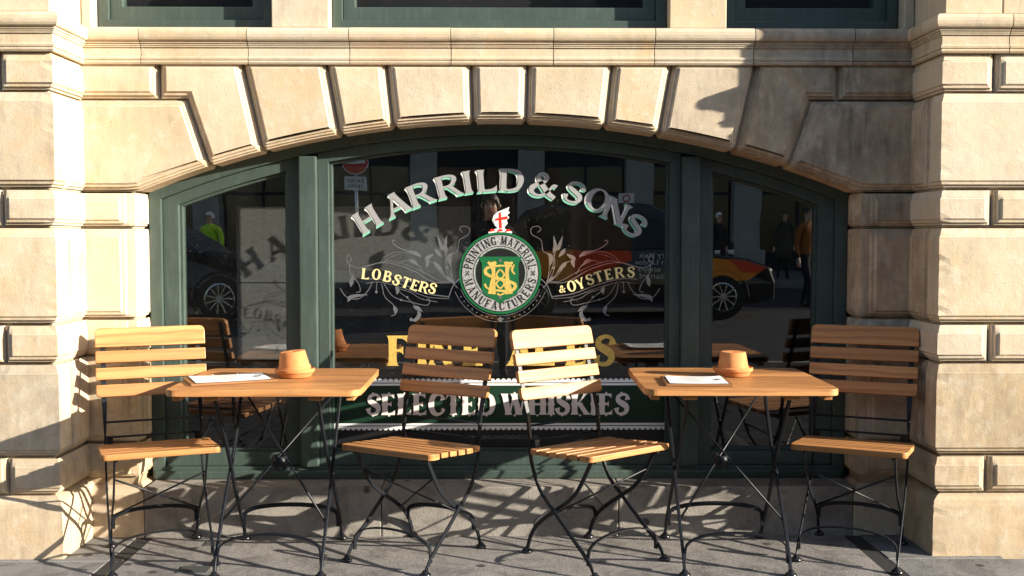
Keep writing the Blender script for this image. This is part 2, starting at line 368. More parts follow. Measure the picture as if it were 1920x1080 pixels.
ROWS = [('plinth', 0.0, 0.257), ('small', 0.262, 0.416), ('big', 0.421, 0.806), ('small', 0.811, 0.969), ('big', 0.974, 1.372),
        ('small', 1.377, 1.529), ('big', 1.534, 1.927), ('small', 1.930, 2.0902)]
for s in (1, -1):
    core = MB(); xa, xb = sorted((s*(PX+DP+0.004), s*3.4))
    core.box(xa, xb, PY+DP+0.004, 5.2, -0.1, 2.246)
    pier = core.build('pier', M['joint'], bld); pier.location = _off
    for kind, z0, z1 in ROWS:
        m = M['stone']
        if z1 < 0.9: m = M['stone_low']
        if kind == 'small':
            o = pier_stone('stone_block', s, z0, z1, 2.043, True, WY+0.06, False, m, pier)
            P = [(s*(2.047+a), PY+DP, 0, -1, b) for a, b in EDGE] + [(s*3.4, PY+DP, 0, -1, BIG)]
            course('stone_block', P, z0, z1, m, pier)
        elif kind == 'big':
            pier_stone('stone_block', s, z0, z1, 3.4, False, 4.548, True, m, pier)
            P = [(s*(PX+DP), 4.552+a, -s, 0, b) for a, b in EDGE] + [(s*(PX+DP), WY+0.06, -s, 0, BIG)]
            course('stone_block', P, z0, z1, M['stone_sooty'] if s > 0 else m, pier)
        else:
            vp = [(-0.02, 0.043), (0.12, 0.042), (0.21, 0.039), (0.235, 0.035), (0.25, 0.016), (0.257, 0.0)]
            course('stone_block', [(s*3.4, PY+DP, 0, -1, BIG), (s*(PX+DP+0.018), PY+DP, 0, -1, BIG), (s*(PX+DP), PY+DP, -s, -1, BIG), (s*(PX+DP), PY+DP+0.018, -s, 0, BIG), (s*(PX+DP), WY+0.06, -s, 0, BIG)], z0, z1, M['stone_low'], pier, vprof=vp, jit=False)

# ---- jamb stones of the recessed wall, below the springing
wall_o = empty('jamb_wall', (0, -5.2, 0), parent=bld)
for s in (1, -1):
    xa, xb = sorted((s*(JX+DP+0.004), s*1.9)); MB().box(xa, xb, WY+DP+0.004, 5.2, -0.1, 2.088).build('wall_core', M['joint'], wall_o)
def jamb_stone(s, z0, z1, mat):
    by, bx = WY + DP, JX + DP
    steps = [(0.052, BIG), (0.044, 0.025), (0.032, 0.0245), (0.024, 0.016), (0.012, 0.0155)]
    P = [(s*1.87, by, 0, -1, BIG)] + [(s*(bx+a), by, 0, -1, c) for a, c in steps]
    P += [(s*bx, by, -s, -1, 0.013)]
    P += [(s*bx, by+a, -s, 0, c) for a, c in reversed(steps)] + [(s*bx, by+0.10, -s, 0, BIG), (s*bx, by+0.115, -s, 0, 0.022), (s*bx, 5.0, -s, 0, 0.022)]
    course('stone_block', P, z0, z1, mat, wall_o)
for s in (1, -1):
    for kind, z0, z1 in ROWS[:-1]:
        if kind == 'plinth':
            vp = [(-0.02, 0.039), (0.19, 0.037), (0.215, 0.024), (0.228, 0.0)]
            course('stone_block', [(s*1.87, WY+DP, 0, -1, BIG), (s*(JX+DP+0.016), WY+DP, 0, -1, BIG), (s*(JX+DP), WY+DP, -s, -1, BIG), (s*(JX+DP), WY+DP+0.016, -s, 0, BIG), (s*(JX+DP), 5.0, -s, 0, BIG)], z0, z1, M['stone_low'], wall_o, vprof=vp, jit=False)
            continue
        if z0 > 1.5: continue
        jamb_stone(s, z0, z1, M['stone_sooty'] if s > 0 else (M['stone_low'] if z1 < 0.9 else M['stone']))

# ---- arch voussoirs
AC = -2.385; AR = 4.233
def arc(x0, x1, n, r=AR): return [(x0+(x1-x0)*i/n, AC+math.sqrt(r*r-(x0+(x1-x0)*i/n)**2)) for i in range(n+1)]
def inset(poly, d):
    n = len(poly); out = []
    ar = sum(poly[i][0]*poly[(i+1) % n][1]-poly[(i+1) % n][0]*poly[i][1] for i in range(n)); sg = 1 if ar > 0 else -1
    for i in range(n):
        p0, p1, p2 = Vector(poly[i-1]), Vector(poly[i]), Vector(poly[(i+1) % n])
        e1, e2 = (p1-p0).normalized(), (p2-p1).normalized()
        n1, n2 = Vector((-e1.y, e1.x))*sg, Vector((-e2.y, e2.x))*sg
        k = 1 + n1.dot(n2); q = p1 + (n1+n2)*(d/max(k, 0.2)); out.append((q.x, q.y))
    return out
def notch(poly, d=0.017):
    # cut back the two lower corners where a joint meets the arch
    out = []; n = len(poly)
    for i, p in enumerate(poly):
        a, b = Vector(poly[i-1]), Vector(poly[(i+1) % n]); q = Vector(p)
        on = abs((q-Vector((0, AC))).length-AR) < 1e-4
        u, w_ = (a-q).normalized(), (b-q).normalized()
        if on and u.dot(w_) > -0.6 and min((a-q).length, (b-q).length) > d*1.5: out += [tuple(q+u*d), tuple(q+w_*d)]
        else: out.append(p)
    return out
def panel(name, poly, mat, parent, yb=None, back=4.98, prof=EDGE, gap=0.002, depth_jit=0.0018):
    yb = WY + DP if yb is None else yb
    poly = inset(notch(poly), gap); n = len(poly); V = [(x, back, z) for x, z in poly]; F = []
    j = random.uniform(-depth_jit, depth_jit)
    rings = 1
    for a, b in prof:
        q = inset(poly, a) if a else poly
        V += [(x, yb-b-(j if b >= DP*.99 else 0), z) for x, z in q]; rings += 1
    for i in range(rings-1):
        for k in range(n): F.append((i*n+k, i*n+(k+1) % n, (i+1)*n+(k+1) % n, (i+1)*n+k))
    F.append(tuple((rings-1)*n+k for k in range(n)))
    return mesh(name, V, F, mat, parent)
ZT = 2.1125
archcore = MB().prism([(-1.9, 1.50), (-1.63, 1.50)] + arc(-1.60, 1.60, 24, AR+0.03) + [(1.63, 1.50), (1.9, 1.50), (1.9, 2.246), (-1.9, 2.246)], WY+DP+0.004, 5.2)
arch = archcore.build('arch', M['joint'], bld); arch.location = _off
def mir(poly, s): return [(s*x, z) for x, z in poly]
panel('voussoir', [(-0.125, ZT)] + arc(-0.118, 0.118, 3) + [(0.125, ZT)], M['stone'], arch)
for s in (1, -1):
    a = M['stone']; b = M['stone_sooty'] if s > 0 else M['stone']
    panel('voussoir', mir([(0.125, ZT)] + arc(0.118, 0.469, 4) + [(0.50, ZT)], s), a, arch)
    panel('voussoir', mir([(0.50, ZT)] + arc(0.469, 0.706, 3) + [(0.763, ZT)], s), a, arch)
    panel('voussoir', mir([(0.763, ZT)] + arc(0.706, 1.045, 4) + [(1.133, ZT)], s), M['stone_low'] if s > 0 else a, arch)
    panel('voussoir', mir([(1.133, ZT)] + arc(1.045, 1.28, 3) + [(1.375, 1.936), (1.494, 1.936), (1.494, ZT)], s), b, arch)
    panel('voussoir', mir([(1.375, 1.944)] + arc(1.28, 1.588, 4) + [(1.64, 1.535), (1.87, 1.535), (1.87, 1.944)], s), b, arch)
    panel('stone_block', mir([(1.494, ZT), (1.494, 1.936), (1.87, 1.936), (1.87, ZT)], s), b, arch)

# ---- string course
CP = [(2.0905, -0.01), (2.0907, 0.005), (2.0915, 0.009), (2.099, 0.0135), (2.106, 0.0125), (2.1075, 0.008), (2.109, 0.0145), (2.117, 0.0165), (2.122, 0.0150), (2.1228, 0.0095), (2.127, 0.009), (2.163, 0.009),
      (2.1638, 0.0155), (2.1695, 0.0160), (2.1703, 0.0125), (2.1713, 0.0195), (2.1775, 0.020), (2.1783, 0.0165), (2.1793, 0.025), (2.1870, 0.026), (2.1880, 0.0235), (2.1895, 0.034), (2.194, 0.0385), (2.203, 0.0425), (2.216, 0.0445), (2.229, 0.0435), (2.239, 0.039), (2.245, 0.031), (2.2485, 0.018), (2.250, -0.06)]
CP = [(z, q-0.0045 if q > 0 else q) for z, q in CP]
sc_core = empty('string_course', (0, -5.2, 0), parent=bld)
joints = [-1.565, -1.098, -0.655, -0.212, 0.236, 0.680, 1.116, 1.553]
xs = [-PX] + joints + [PX]
for i in range(len(xs)-1):
    x0, x1 = xs[i] + (0.0018 if i else 0), xs[i+1] - (0.0018 if i < len(xs)-2 else 0)
    P = []
    P += [(x0, WY, 1, -1, BIG)] if i == 0 else [(x0, WY, 0, -1, BIG)]
    P += [(x1, WY, -1, -1, BIG)] if i == len(xs)-2 else [(x1, WY, 0, -1, BIG)]
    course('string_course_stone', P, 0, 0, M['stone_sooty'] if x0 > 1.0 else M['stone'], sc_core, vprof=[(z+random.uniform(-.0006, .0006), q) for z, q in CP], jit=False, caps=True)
for s in (1, -1):
    for (a, b) in ((('f', 3.4), ('f', 2.094)), (('f', 2.090), ('c', 4.53)), (('r', 4.533), ('i', WY))):
        P = []
        if a[0] == 'f' and b[0] == 'f': P = [(s*a[1], PY, 0, -1, BIG), (s*b[1], PY, 0, -1, BIG)]
        elif b[0] == 'c': P = [(s*a[1], PY, 0, -1, BIG), (s*PX, PY, -s, -1, BIG), (s*PX, b[1], -s, 0, BIG)]
        else: P = [(s*PX, a[1], -s, 0, BIG), (s*PX, WY, -s, -1, BIG)]
        course('string_course_stone', P, 0, 0, M['stone_low'] if s > 0 and a[0] == 'r' else M['stone'], sc_core, vprof=CP, jit=False, caps=True)

# ---- upper storey: wall strips, piers and sash windows
def stone_box(name, x0, x1, y0, y1, z0, z1, mat, parent, bev=0.004):
    x0, x1 = sorted((x0, x1))
    return MB().box(x0, x1, y0, y1, z0, z1).build(name, mat, parent, bev=bev, seg=1)
up = MB().box(-3.4, 3.4, 4.98, 5.2, 2.25, 6.5).build('upper_wall', M['joint'], bld); up.location = _off
for s in (1, -1):
    zz = [2.252, 2.62, 2.99, 3.36, 3.73, 6.5]
    for i in range(5):
        xj = (2.07, 2.30)[i % 2]
        stone_box('stone_block', s*(PX+0.012), s*(xj-0.0015), PY+0.012, (4.60, 4.98)[i % 2], zz[i], zz[i+1]-0.003, M['stone'], up)
        stone_box('stone_block', s*(xj+0.0015), s*3.4, PY+0.012, 4.98, zz[i], zz[i+1]-0.003, M['stone'], up)
        if i % 2 == 0: stone_box('stone_block', s*(PX+0.012), s*2.05, 4.603, 4.98, zz[i], zz[i+1]-0.003, M['stone'], up)
        stone_box('stone_block', s*1.785, s*(PX+0.009), WY+0.012, 4.98, zz[i], zz[i+1]-0.003, M['stone'], up)
        stone_box('stone_block', s*0.747, s*0.998, WY+0.010, 4.98, zz[i], zz[i+1]-0.003, M['stone'], up)
stone_box('stone_block', -1.83, 1.83, WY+0.01, 4.979, 3.9, 6.5, M['stone'], up)
FACADE_UP = up
def ring(mb, outer, inner, y0, y1):
    n = len(outer)
    V = [(x, y0, z) for x, z in outer] + [(x, y0, z) for x, z in inner] + [(x, y1, z) for x, z in outer] + [(x, y1, z) for x, z in inner]
    F = []
    for i in range(n):
        j = (i+1) % n
        F += [(i, j, n+j, n+i), (n+i, n+j, 3*n+j, 3*n+i), (j, i, 2*n+i, 2*n+j), (2*n+i, 2*n+j, 3*n+j, 3*n+i)]
    return mb.add(V, F)
def rect(x0, x1, z0, z1): return [(x0, z0), (x1, z0), (x1, z1), (x0, z1)]
for x0, x1 in ((-1.78, -1.001), (-0.744, 0.744), (1.001, 1.78)):
    f = MB(); ring(f, rect(x0, x1, 2.251, 3.88), rect(x0+0.045, x1-0.045, 2.300, 3.83), 4.80, 4.90)
    win = f.build('upper_window', M['green'], bld, bev=0.003); win.location = _off
    f = MB(); ring(f, rect(x0+0.046, x1-0.046, 2.301, 3.829), rect(x0+0.10, x1-0.10, 2.362, 3.77), 4.822, 4.885)
    f.build('sash', M['green'], win, bev=0.004)
    MB().box(x0+0.099, x1-0.099, 4.85, 4.855, 2.361, 3.771).build('pane', M['glass'], win)
    MB().box(x0+0.02, x1-0.02, 4.97, 4.978, 2.25, 3.88).build('dark_lining', M['dark_wall'], win)
# sill under the arched window
sill = MB()
for i, (x0, x1) in enumerate(((-1.583, -0.53), (-0.527, 0.53), (0.533, 1.583))):
    o = MB().box(x0, x1, 4.715, 5.05, -0.02, 0.222).build('sill_stone', M['concrete'], bld, bev=0.006); o.location = _off

# ================================================================ ARCHED WINDOW
def shape(x0, x1, z0, r, n=14):
    return [(x0, z0), (x1, z0)] + arc(x1, x0, n, r)
fr = MB(); ring(fr, shape(-1.60, 1.60, 0.215, 4.262, 30), shape(-1.545, 1.545, 0.277, 4.190, 30), 4.893, 5.02)
win = fr.build('arched_window', M['green'], bld, bev=0.004); win.location = _off
win['label'] = 'dark green three-light arched window with gilded pub signwriting'
for s in (1, -1):
    a, b = sorted((s*0.835, s*0.915))
    MB().box(a, b, 4.878, 5.02, 0.2772, AC+math.sqrt(4.189**2-0.905**2)-0.001).build('mullion', M['green'], win, bev=0.006)
MB().box(-1.59, 1.59, 4.872, 4.90, 0.2225, 0.262).build('bottom_rail', M['green'], win, bev=0.008)
LIGHTS = [(-1.544, -0.916), (-0.834, 0.834), (0.916, 1.544)]
GY = 4.965
for x0, x1 in LIGHTS:
    lp = 0.072 if x0 < -1 else (0.062 if x0 > 0 else 0.05); rp = 0.072 if x1 > 1 else (0.062 if x1 < 0 else 0.05)
    f = MB(); ring(f, shape(x0, x1, 0.278, 4.189), shape(x0+lp, x1-rp, 0.340, 4.140), 4.915, 5.01)
    sash = f.build('sash', M['green'], win, bev=0.003)
    f = MB(); ring(f, shape(x0+lp-0.001, x1-rp+0.001, 0.339, 4.1405), shape(x0+lp+0.012, x1-rp-0.012, 0.352, 4.128), 4.942, 4.99)
    f.build('glazing_bead', M['green'], win, bev=0.003)
    MB().prism(shape(x0+lp-0.004, x1-rp+0.004, 0.336, 4.144), GY, GY+0.005).build('pane', M['glass'], win)
# room behind the glass
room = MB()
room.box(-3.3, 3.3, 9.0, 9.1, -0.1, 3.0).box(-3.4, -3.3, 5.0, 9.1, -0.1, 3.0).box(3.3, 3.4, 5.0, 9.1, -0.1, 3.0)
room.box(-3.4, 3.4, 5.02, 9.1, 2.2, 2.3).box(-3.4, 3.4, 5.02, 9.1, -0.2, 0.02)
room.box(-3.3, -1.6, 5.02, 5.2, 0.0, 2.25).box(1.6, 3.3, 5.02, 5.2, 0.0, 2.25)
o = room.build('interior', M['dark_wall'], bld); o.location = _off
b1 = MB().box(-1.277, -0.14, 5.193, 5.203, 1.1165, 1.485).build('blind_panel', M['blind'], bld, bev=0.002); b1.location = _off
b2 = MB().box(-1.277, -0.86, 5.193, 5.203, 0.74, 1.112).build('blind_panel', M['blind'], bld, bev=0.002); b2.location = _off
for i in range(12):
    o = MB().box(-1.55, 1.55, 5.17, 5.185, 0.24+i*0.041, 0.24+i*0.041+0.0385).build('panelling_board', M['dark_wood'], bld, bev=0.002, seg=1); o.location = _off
# ================================================================ SIGNWRITING (local letter units: cap height 1)
SK = 0.0024825
def G(u, v): return ((u-937)*SK, 1.33-(v-447)*SK)       # sign-plan units -> metres on the glass
LAYER = [0]
class Sign:
    """collects flat strips just behind the glass; every strip gets its own hair-thin layer"""
    def __init__(s, y): s.mb = MB(); s.y = y; s.k = 0; s.loops = []
    def strip(s, A, B, closed=False):
        y = s.y + 0.00004*s.k; s.k = (s.k+1) % 12; n = len(A)
        V = [(p[0], y, p[1]) for p in A] + [(p[0], y, p[1]) for p in B]
        F = [(i, (i+1) % n, n+(i+1) % n, n+i) for i in range(n if closed else n-1)]
        s.mb.add(V, F)
        s.loops.append((list(A) + list(B)[::-1]) if not closed else list(A))
        if closed: s.loops.append(list(B)[::-1])
    def poly(s, P):
        y = s.y + 0.00004*s.k; s.k = (s.k+1) % 12
        s.mb.add([(p[0], y, p[1]) for p in P], [tuple(range(len(P)))])
        s.loops.append(list(P))
    def disc(s, c, r, n=28, r0=0):
        A = [(c[0]+r*math.cos(2*math.pi*i/n), c[1]+r*math.sin(2*math.pi*i/n)) for i in range(n)]
        if r0: s.strip(A, [(c[0]+r0*math.cos(2*math.pi*i/n), c[1]+r0*math.sin(2*math.pi*i/n)) for i in range(n)], True)
        else: s.poly(A)
    def line(s, pts, w, closed=False, n=6, taper=None):
        P = smooth_path([Vector((p[0], p[1])) for p in pts], n, closed); m = len(P); A = []; B = []
        for i, p in enumerate(P):
            if closed: t = (P[(i+1) % m]-P[i-1]).normalized()
            else: t = (P[min(i+1, m-1)]-P[max(i-1, 0)])
            t = t.normalized() if t.length > 1e-9 else Vector((1, 0)); nn = Vector((-t.y, t.x))
            f = i/max(m-1, 1)
            if callable(w): h = w(f)/2
            elif isinstance(w, (list, tuple)):
                q = f*(len(w)-1); a = int(min(q, len(w)-2)); h = (w[a]+(w[a+1]-w[a])*(q-a))/2
            else: h = w/2
            A.append(tuple(p+nn*h)); B.append(tuple(p-nn*h))
        s.strip(A, B, closed)
    def build(s, name, mat, parent): return mesh(name, s.mb.V, s.mb.F, mat, parent, fix=False)

# ---- Latin display alphabet: flared stems, wedge serifs
FL = 0.75
def stem(x0, y0, x1, y1, w, fl=None, spur=0.0):
    fl = FL if fl is None else fl
    A = []; B = []
    for i in range(17):
        t = i/16; e = abs(2*t-1)**6; h = w/2*(1+fl*0.9*e*(0.18/w)**0.7)
        if spur: h += spur*max(0, 1-abs(t-0.5)*11)
        x, y = x0+(x1-x0)*t, y0+(y1-y0)*t
        A.append((x-h, y)); B.append((x+h, y))
    return ('s', A, B)
def barh(x0, x1, y, w, f0=0, f1=0, up=1, dn=1):
    A = []; B = []
    for i in range(13):
        t = i/12; g = f0*(1-t)**5 + f1*t**5
        A.append((x0+(x1-x0)*t, y+w/2+g*up)); B.append((x0+(x1-x0)*t, y-w/2-g*dn))
    return ('s', A, B)
def cv(pts, ws, n=7): return ('c', pts, ws, n)
def ringg(cx, cy, rx, ry, tx, ty, n=28):
    A = [(cx+rx*math.cos(2*math.pi*i/n), cy+ry*math.sin(2*math.pi*i/n)) for i in range(n)]
    B = [(cx+(rx-tx)*math.cos(2*math.pi*i/n), cy+(ry-ty)*math.sin(2*math.pi*i/n)) for i in range(n)]
    return ('r', A, B)
T, t_ = 0.20, 0.085
WT = [1.0]
def cv(pts, ws, n=7): return ('c', pts, [min(k*WT[0], 0.34) for k in ws], n)
def glyph(ch, sp=0.0):
    T, t_ = 0.20*WT[0], 0.085*(0.5+0.5*WT[0])
    S = lambda x, w=T: stem(x, 0, x, 1, w, spur=sp)

    if ch == 'H': return 0.98, [S(.20), S(.78), barh(.2, .78, .5, t_)]
    if ch == 'A': return 0.98, [stem(.13, 0, .48, 1, t_*1.2, 1.2, sp*.6), stem(.80, 0, .46, 1, T, .5, sp*.6), barh(.24, .70, .30, t_)]
    if ch == 'R': return 0.98, [S(.20), cv([(.2, .955), (.52, .955), (.72, .86), (.745, .73), (.66, .57), (.48, .49), (.2, .49)], [.09, .09, .14, .2, .14, .08, .08]), stem(.86, 0, .50, .5, T*.95, .55)]
    if ch == 'P': return 0.88, [S(.20), cv([(.2, .955), (.52, .955), (.72, .86), (.745, .73), (.66, .55), (.48, .47), (.2, .47)], [.09, .09, .14, .2, .14, .08, .08])]
    if ch == 'B': return 0.9, [S(.20), cv([(.2, .955), (.48, .955), (.65, .87), (.66, .75), (.58, .60), (.4, .53), (.2, .53)], [.09, .09, .13, .18, .12, .08, .08]), cv([(.2, .51), (.5, .51), (.71, .42), (.73, .27), (.66, .12), (.48, .045), (.2, .045)], [.08, .08, .14, .2, .14, .09, .09])]
    if ch == 'I': return 0.42, [S(.21)]
    if ch == 'L': return 0.82, [S(.20), barh(.2, .76, .045, .09, 0, .17, 1, 0)]
    if ch == 'E': return 0.84, [S(.20), barh(.2, .74, .045, .09, 0, .16, 1, 0), barh(.2, .70, .955, .09, 0, .14, 0, 1), barh(.2, .56, .51, .075, 0, .10)]
    if ch == 'F': return 0.82, [S(.20), barh(.2, .74, .955, .09, 0, .17, 0, 1), barh(.2, .58, .51, .075, 0, .11)]
    if ch == 'T': return 0.86, [S(.43), barh(.05, .43, .955, .09, .16, 0, 0, 1), barh(.43, .81, .955, .09, 0, .16, 0, 1)]
    if ch == 'D': return 1.0, [S(.20), cv([(.2, .955), (.48, .955), (.74, .84), (.83, .52), (.74, .17), (.48, .045), (.2, .045)], [.09, .09, .16, .22, .16, .09, .09])]
    if ch == 'O': return 1.0, [ringg(.5, .5, .44, .52, T*1.05, .08)]
    if ch == 'U': return 0.92, [cv([(.2, 1), (.2, .6), (.22, .25), (.36, .06), (.5, .03), (.64, .07), (.74, .25), (.76, .6), (.76, 1)], [.25, .2, .2, .13, .09, .08, .08, .08, .16])]
    if ch == 'C': return 0.9, [cv([(.80, .72), (.74, .90), (.52, .97), (.26, .86), (.15, .5), (.26, .14), (.52, .03), (.74, .12), (.82, .30)], [.20, .10, .09, .19, .22, .19, .09, .09, .15])]
    if ch == 'G': return 0.95, [cv([(.80, .72), (.74, .90), (.52, .97), (.26, .86), (.15, .5), (.26, .14), (.52, .03), (.70, .08), (.76, .2)], [.20, .10, .09, .19, .22, .19, .09, .09, .12]), stem(.76, 0, .76, .46, .16)]
    if ch == 'S': return 0.78, [cv([(.68, .70), (.64, .90), (.42, .965), (.20, .86), (.18, .68), (.38, .54), (.58, .42), (.64, .26), (.54, .09), (.34, .035), (.15, .10), (.09, .32)], [.20, .09, .09, .13, .17, .20, .20, .17, .13, .09, .09, .20])]
    if ch == 'N': return 0.98, [stem(.17, 0, .17, 1, t_*1.15, 1.6), stem(.81, 0, .81, 1, t_*1.15, 1.6), stem(.80, 0.0, .18, 1.0, T*1.05, .15)]
    if ch == 'M': return 1.15, [stem(.16, 0, .20, 1, t_*1.1, 1.5), stem(.56, .04, .24, 1, T*.95, .2), stem(.57, .04, .90, 1, t_, .3), stem(.96, 0, .93, 1, T, .7)]
    if ch == 'K': return 0.98, [S(.20), stem(.30, .42, .78, 1, t_*1.1, 1.3), stem(.86, 0, .42, .56, T, .5)]
    if ch == 'W': return 1.35, [stem(.36, 0, .14, 1, T, .6, sp*.6), stem(.40, 0, .66, 1, t_, .7), stem(.90, 0, .64, 1, T, .6, sp*.6), stem(.95, 0, 1.22, 1, t_*1.1, 1.2)]
    if ch == 'Y': return 0.92, [stem(.46, 0, .46, .5, T), stem(.45, .42, .14, 1, T*.95, .6), stem(.50, .44, .80, 1, t_*1.1, 1.2)]
    if ch == '&': return 0.98, [cv([(.92, .50), (.80, .54), (.70, .34), (.52, .10), (.30, .03), (.12, .14), (.12, .32), (.30, .50), (.50, .66), (.56, .84), (.44, .97), (.29, .88), (.30, .68), (.50, .40), (.70, .16), (.90, .03)], [.16, .06, .09, .10, .10, .16, .20, .14, .13, .12, .08, .13, .17, .20, .20, .16])]
    if ch == '.': return 0.26, [ringg(.13, .06, .07, .07, .068, .068, 10)]
    return 0.45, []
def put(sign, ch, o, ang, h, xs=1.0, sp=0.0, dots=False):
    """o: centre-bottom of the letter on the glass (x,z); ang clockwise"""
    adv, st = glyph(ch, sp); ca, sa = math.cos(ang), -math.sin(ang)
    def tr(p):
        x, y = (p[0]-adv/2)*h*xs, p[1]*h
        return (o[0]+x*ca-y*sa, o[1]+x*sa+y*ca)
    for q in st:
        if q[0] == 's': sign.strip([tr(p) for p in q[1]], [tr(p) for p in q[2]])
        elif q[0] == 'r': sign.strip([tr(p) for p in q[1]], [tr(p) for p in q[2]], True)
        else:
            P = smooth_path([Vector(p) for p in q[1]], q[3]); m = len(P); A = []; B = []
            for i, p in enumerate(P):
                t = (P[min(i+1, m-1)]-P[max(i-1, 0)]).normalized(); nn = Vector((-t.y, t.x)); f = i/(m-1)*(len(q[2])-1); a = int(min(f, len(q[2])-2))
                hh = (q[2][a]+(q[2][a+1]-q[2][a])*(f-a))/2
                A.append(tr(p+nn*hh)); B.append(tr(p-nn*hh))
            sign.strip(A, B)
    if dots:
        for yy in (-0.03, 1.03):
            sign.disc(tr((adv/2 - (0.04 if ch == 'S' else 0), yy)), h*0.05, 10)
    return adv*h*xs
YG = GY - 0.0088                               # painted on the outer face of the pane
# ---- HARRILD & SONS on an arc, with block shade
pos = [('H', 690, 411), ('A', 744.5, 381.5), ('R', 789, 364), ('R', 841, 349), ('I', 877, 342), ('L', 913, 339), ('D', 960, 338), ('&', 1020, 347), ('S', 1077, 361), ('O', 1121, 375), ('N', 1156, 396), ('S', 1191, 422)]
for ch, u, v in pos:
    face = Sign(YG); shade = Sign(YG+0.0016); lite = Sign(YG+0.0012); keyl = Sign(YG+0.0008); WT[0] = 0.98
    ang = math.atan2(u-945, 440.0)*1.05; ht = 41*SK if ch != '&' else 45*SK
    c = G(u, v); o = (c[0]-math.sin(ang)*ht/2, c[1]-math.cos(ang)*ht/2)
    put(face, ch, o, ang, ht, 1.24); WT[0] = 1.2; put(keyl, ch, o, ang, ht, 1.24); WT[0] = 0.98
    d = Vector((-0.0062*math.cos(ang)-0.010*math.sin(ang), 0.0062*math.sin(ang)-0.010*math.cos(ang)))
    for lp in face.loops:
        m = len(lp); ar = sum(lp[i][0]*lp[(i+1) % m][1]-lp[(i+1) % m][0]*lp[i][1] for i in range(m)); sg = 1 if ar > 0 else -1
        for i in range(m):
            a, b = Vector(lp[i]), Vector(lp[(i+1) % m]); e = b-a
            if e.length < 1e-7: continue
            nn = Vector((e.y, -e.x)).normalized()*sg
            if nn.dot(d.normalized()) > 0.02:
                loc_y = nn.x*math.sin(ang)+nn.y*math.cos(ang)
                (shade if loc_y < -0.62 else lite).poly([tuple(a), tuple(b), tuple(b+d), tuple(a+d)])
    face.build('silver_letter', M['silver_matt'], win); keyl.build('letter_outline', M['black_paint'], win)
    for q_, nm, mt in ((shade, 'letter_shade', 'mint'), (lite, 'letter_highlight', 'ivory')):
        if q_.mb.F: tag(q_.build(nm, M[mt], win), kind='stuff')
WT[0] = 1.0
def arc_text(sign, txt, c, r, mid, h, xs=0.8, gap=0.06, inner=False):
    W = [glyph(ch)[0]*h*xs + gap*h for ch in txt]; tot = sum(W); a = -tot/2
    for ch, w_ in zip(txt, W):
        th = (a+w_/2)/(r if not inner else r)
        if not inner: ang = mid+th; o = (c[0]+r*math.sin(ang), c[1]+r*math.cos(ang)); put(sign, ch, o, ang, h, xs)
        else: ang = mid-th; o = (c[0]+(r+h)*math.sin(ang), c[1]+(r+h)*math.cos(ang)); put(sign, ch, o, ang-math.pi, h, xs)
        a += w_
# ---- roundel
EC = G(938, 512)
def es(y): return Sign(YG+y)
q = es(0.0030); q.disc(EC, 77*SK, 72, 46*SK); q.build('roundel_rim', M['sign_green'], win)
q = es(0.0024); q.disc(EC, 71.5*SK, 72, 47*SK); q.build('roundel_band', M['silver_flake'], win)
q = es(0.0018); q.disc(EC, 72.5*SK, 72, 71.3*SK); q.disc(EC, 51*SK, 60, 49.8*SK); q.build('roundel_line', M['black_paint'], win)
q = es(0.0034); q.disc(EC, 47.5*SK, 60); q.build('roundel_field', M['black_paint'], win)
t1 = es(0.0010); arc_text(t1, 'PRINTING MATERIAL', EC, 53.5*SK, 0.0, 15.5*SK, 0.66, 0.05); arc_text(t1, 'MANUFACTURERS', EC, 53.5*SK, math.pi, 15.5*SK, 0.74, 0.07, inner=True)
for sx in (1, -1):
    for dx, dz in ((0, 0), (3, 3), (-3, 3), (3, -3), (-3, -3)): t1.disc((EC[0]+sx*61.5*SK+dx*SK*.8, EC[1]+dz*SK*.9), 1.5*SK, 8)
t1.build('roundel_lettering', M['black_paint'], win)
SHd = [(-41, 31), (41, 31), (38, 24), (34.5, 18), (34.5, -32), (30, -40), (12, -49), (0, -58), (-12, -49), (-30, -40), (-34.5, -32), (-34.5, 18), (-38, 24)]
q = es(0.0014); q.poly([(EC[0]+x*SK, EC[1]+z*SK) for x, z in SHd]); q.build('shield', M['sign_green'], win)
mg = es(0.0004)
def mono(pts, ws): mg.line([(EC[0]+x*SK, EC[1]+z*SK) for x, z in pts], [k*SK for k in ws], n=8)
for sx in (-1, 1):
    mono([(sx*16, 21), (sx*13, 6), (sx*13, -8), (sx*16, -39)], [15, 7, 7, 15])
    mono([(sx*23, 21), (sx*16, 14)], [4, 7]); mono([(sx*8, 21), (sx*13, 14)], [4, 7])
mono([(26, 16), (22, 6), (27, -2)], [3, 4, 3]); mono([(22, 13), (0, 14), (-24, 10), (-27, 0), (-12, -8), (12, -14), (28, -22), (20, -33), (-8, -32), (-24, -28), (-29, -20)], [3, 3.5, 5.5, 6.5, 5, 5, 6.5, 5.5, 3.5, 3, 4.5])
mono([(0, 8), (7, -4), (-7, -18), (0, -28), (7, -18), (-7, -4), (0, 8)], [3.2]*7)
mono([(8, -20), (10, -34), (0, -41), (-6, -38)], [3, 3, 3, 3.5])
mg.build('monogram', M['gold'], win)
q = es(0.0002)
for x, z, r in ((0, 24, 3.2), (0, -45, 3.4), (0, -87, 4.5)): q.disc((EC[0]+x*SK, EC[1]+z*SK), r*SK, 14)
q.build('rivet', M['silver'], win)
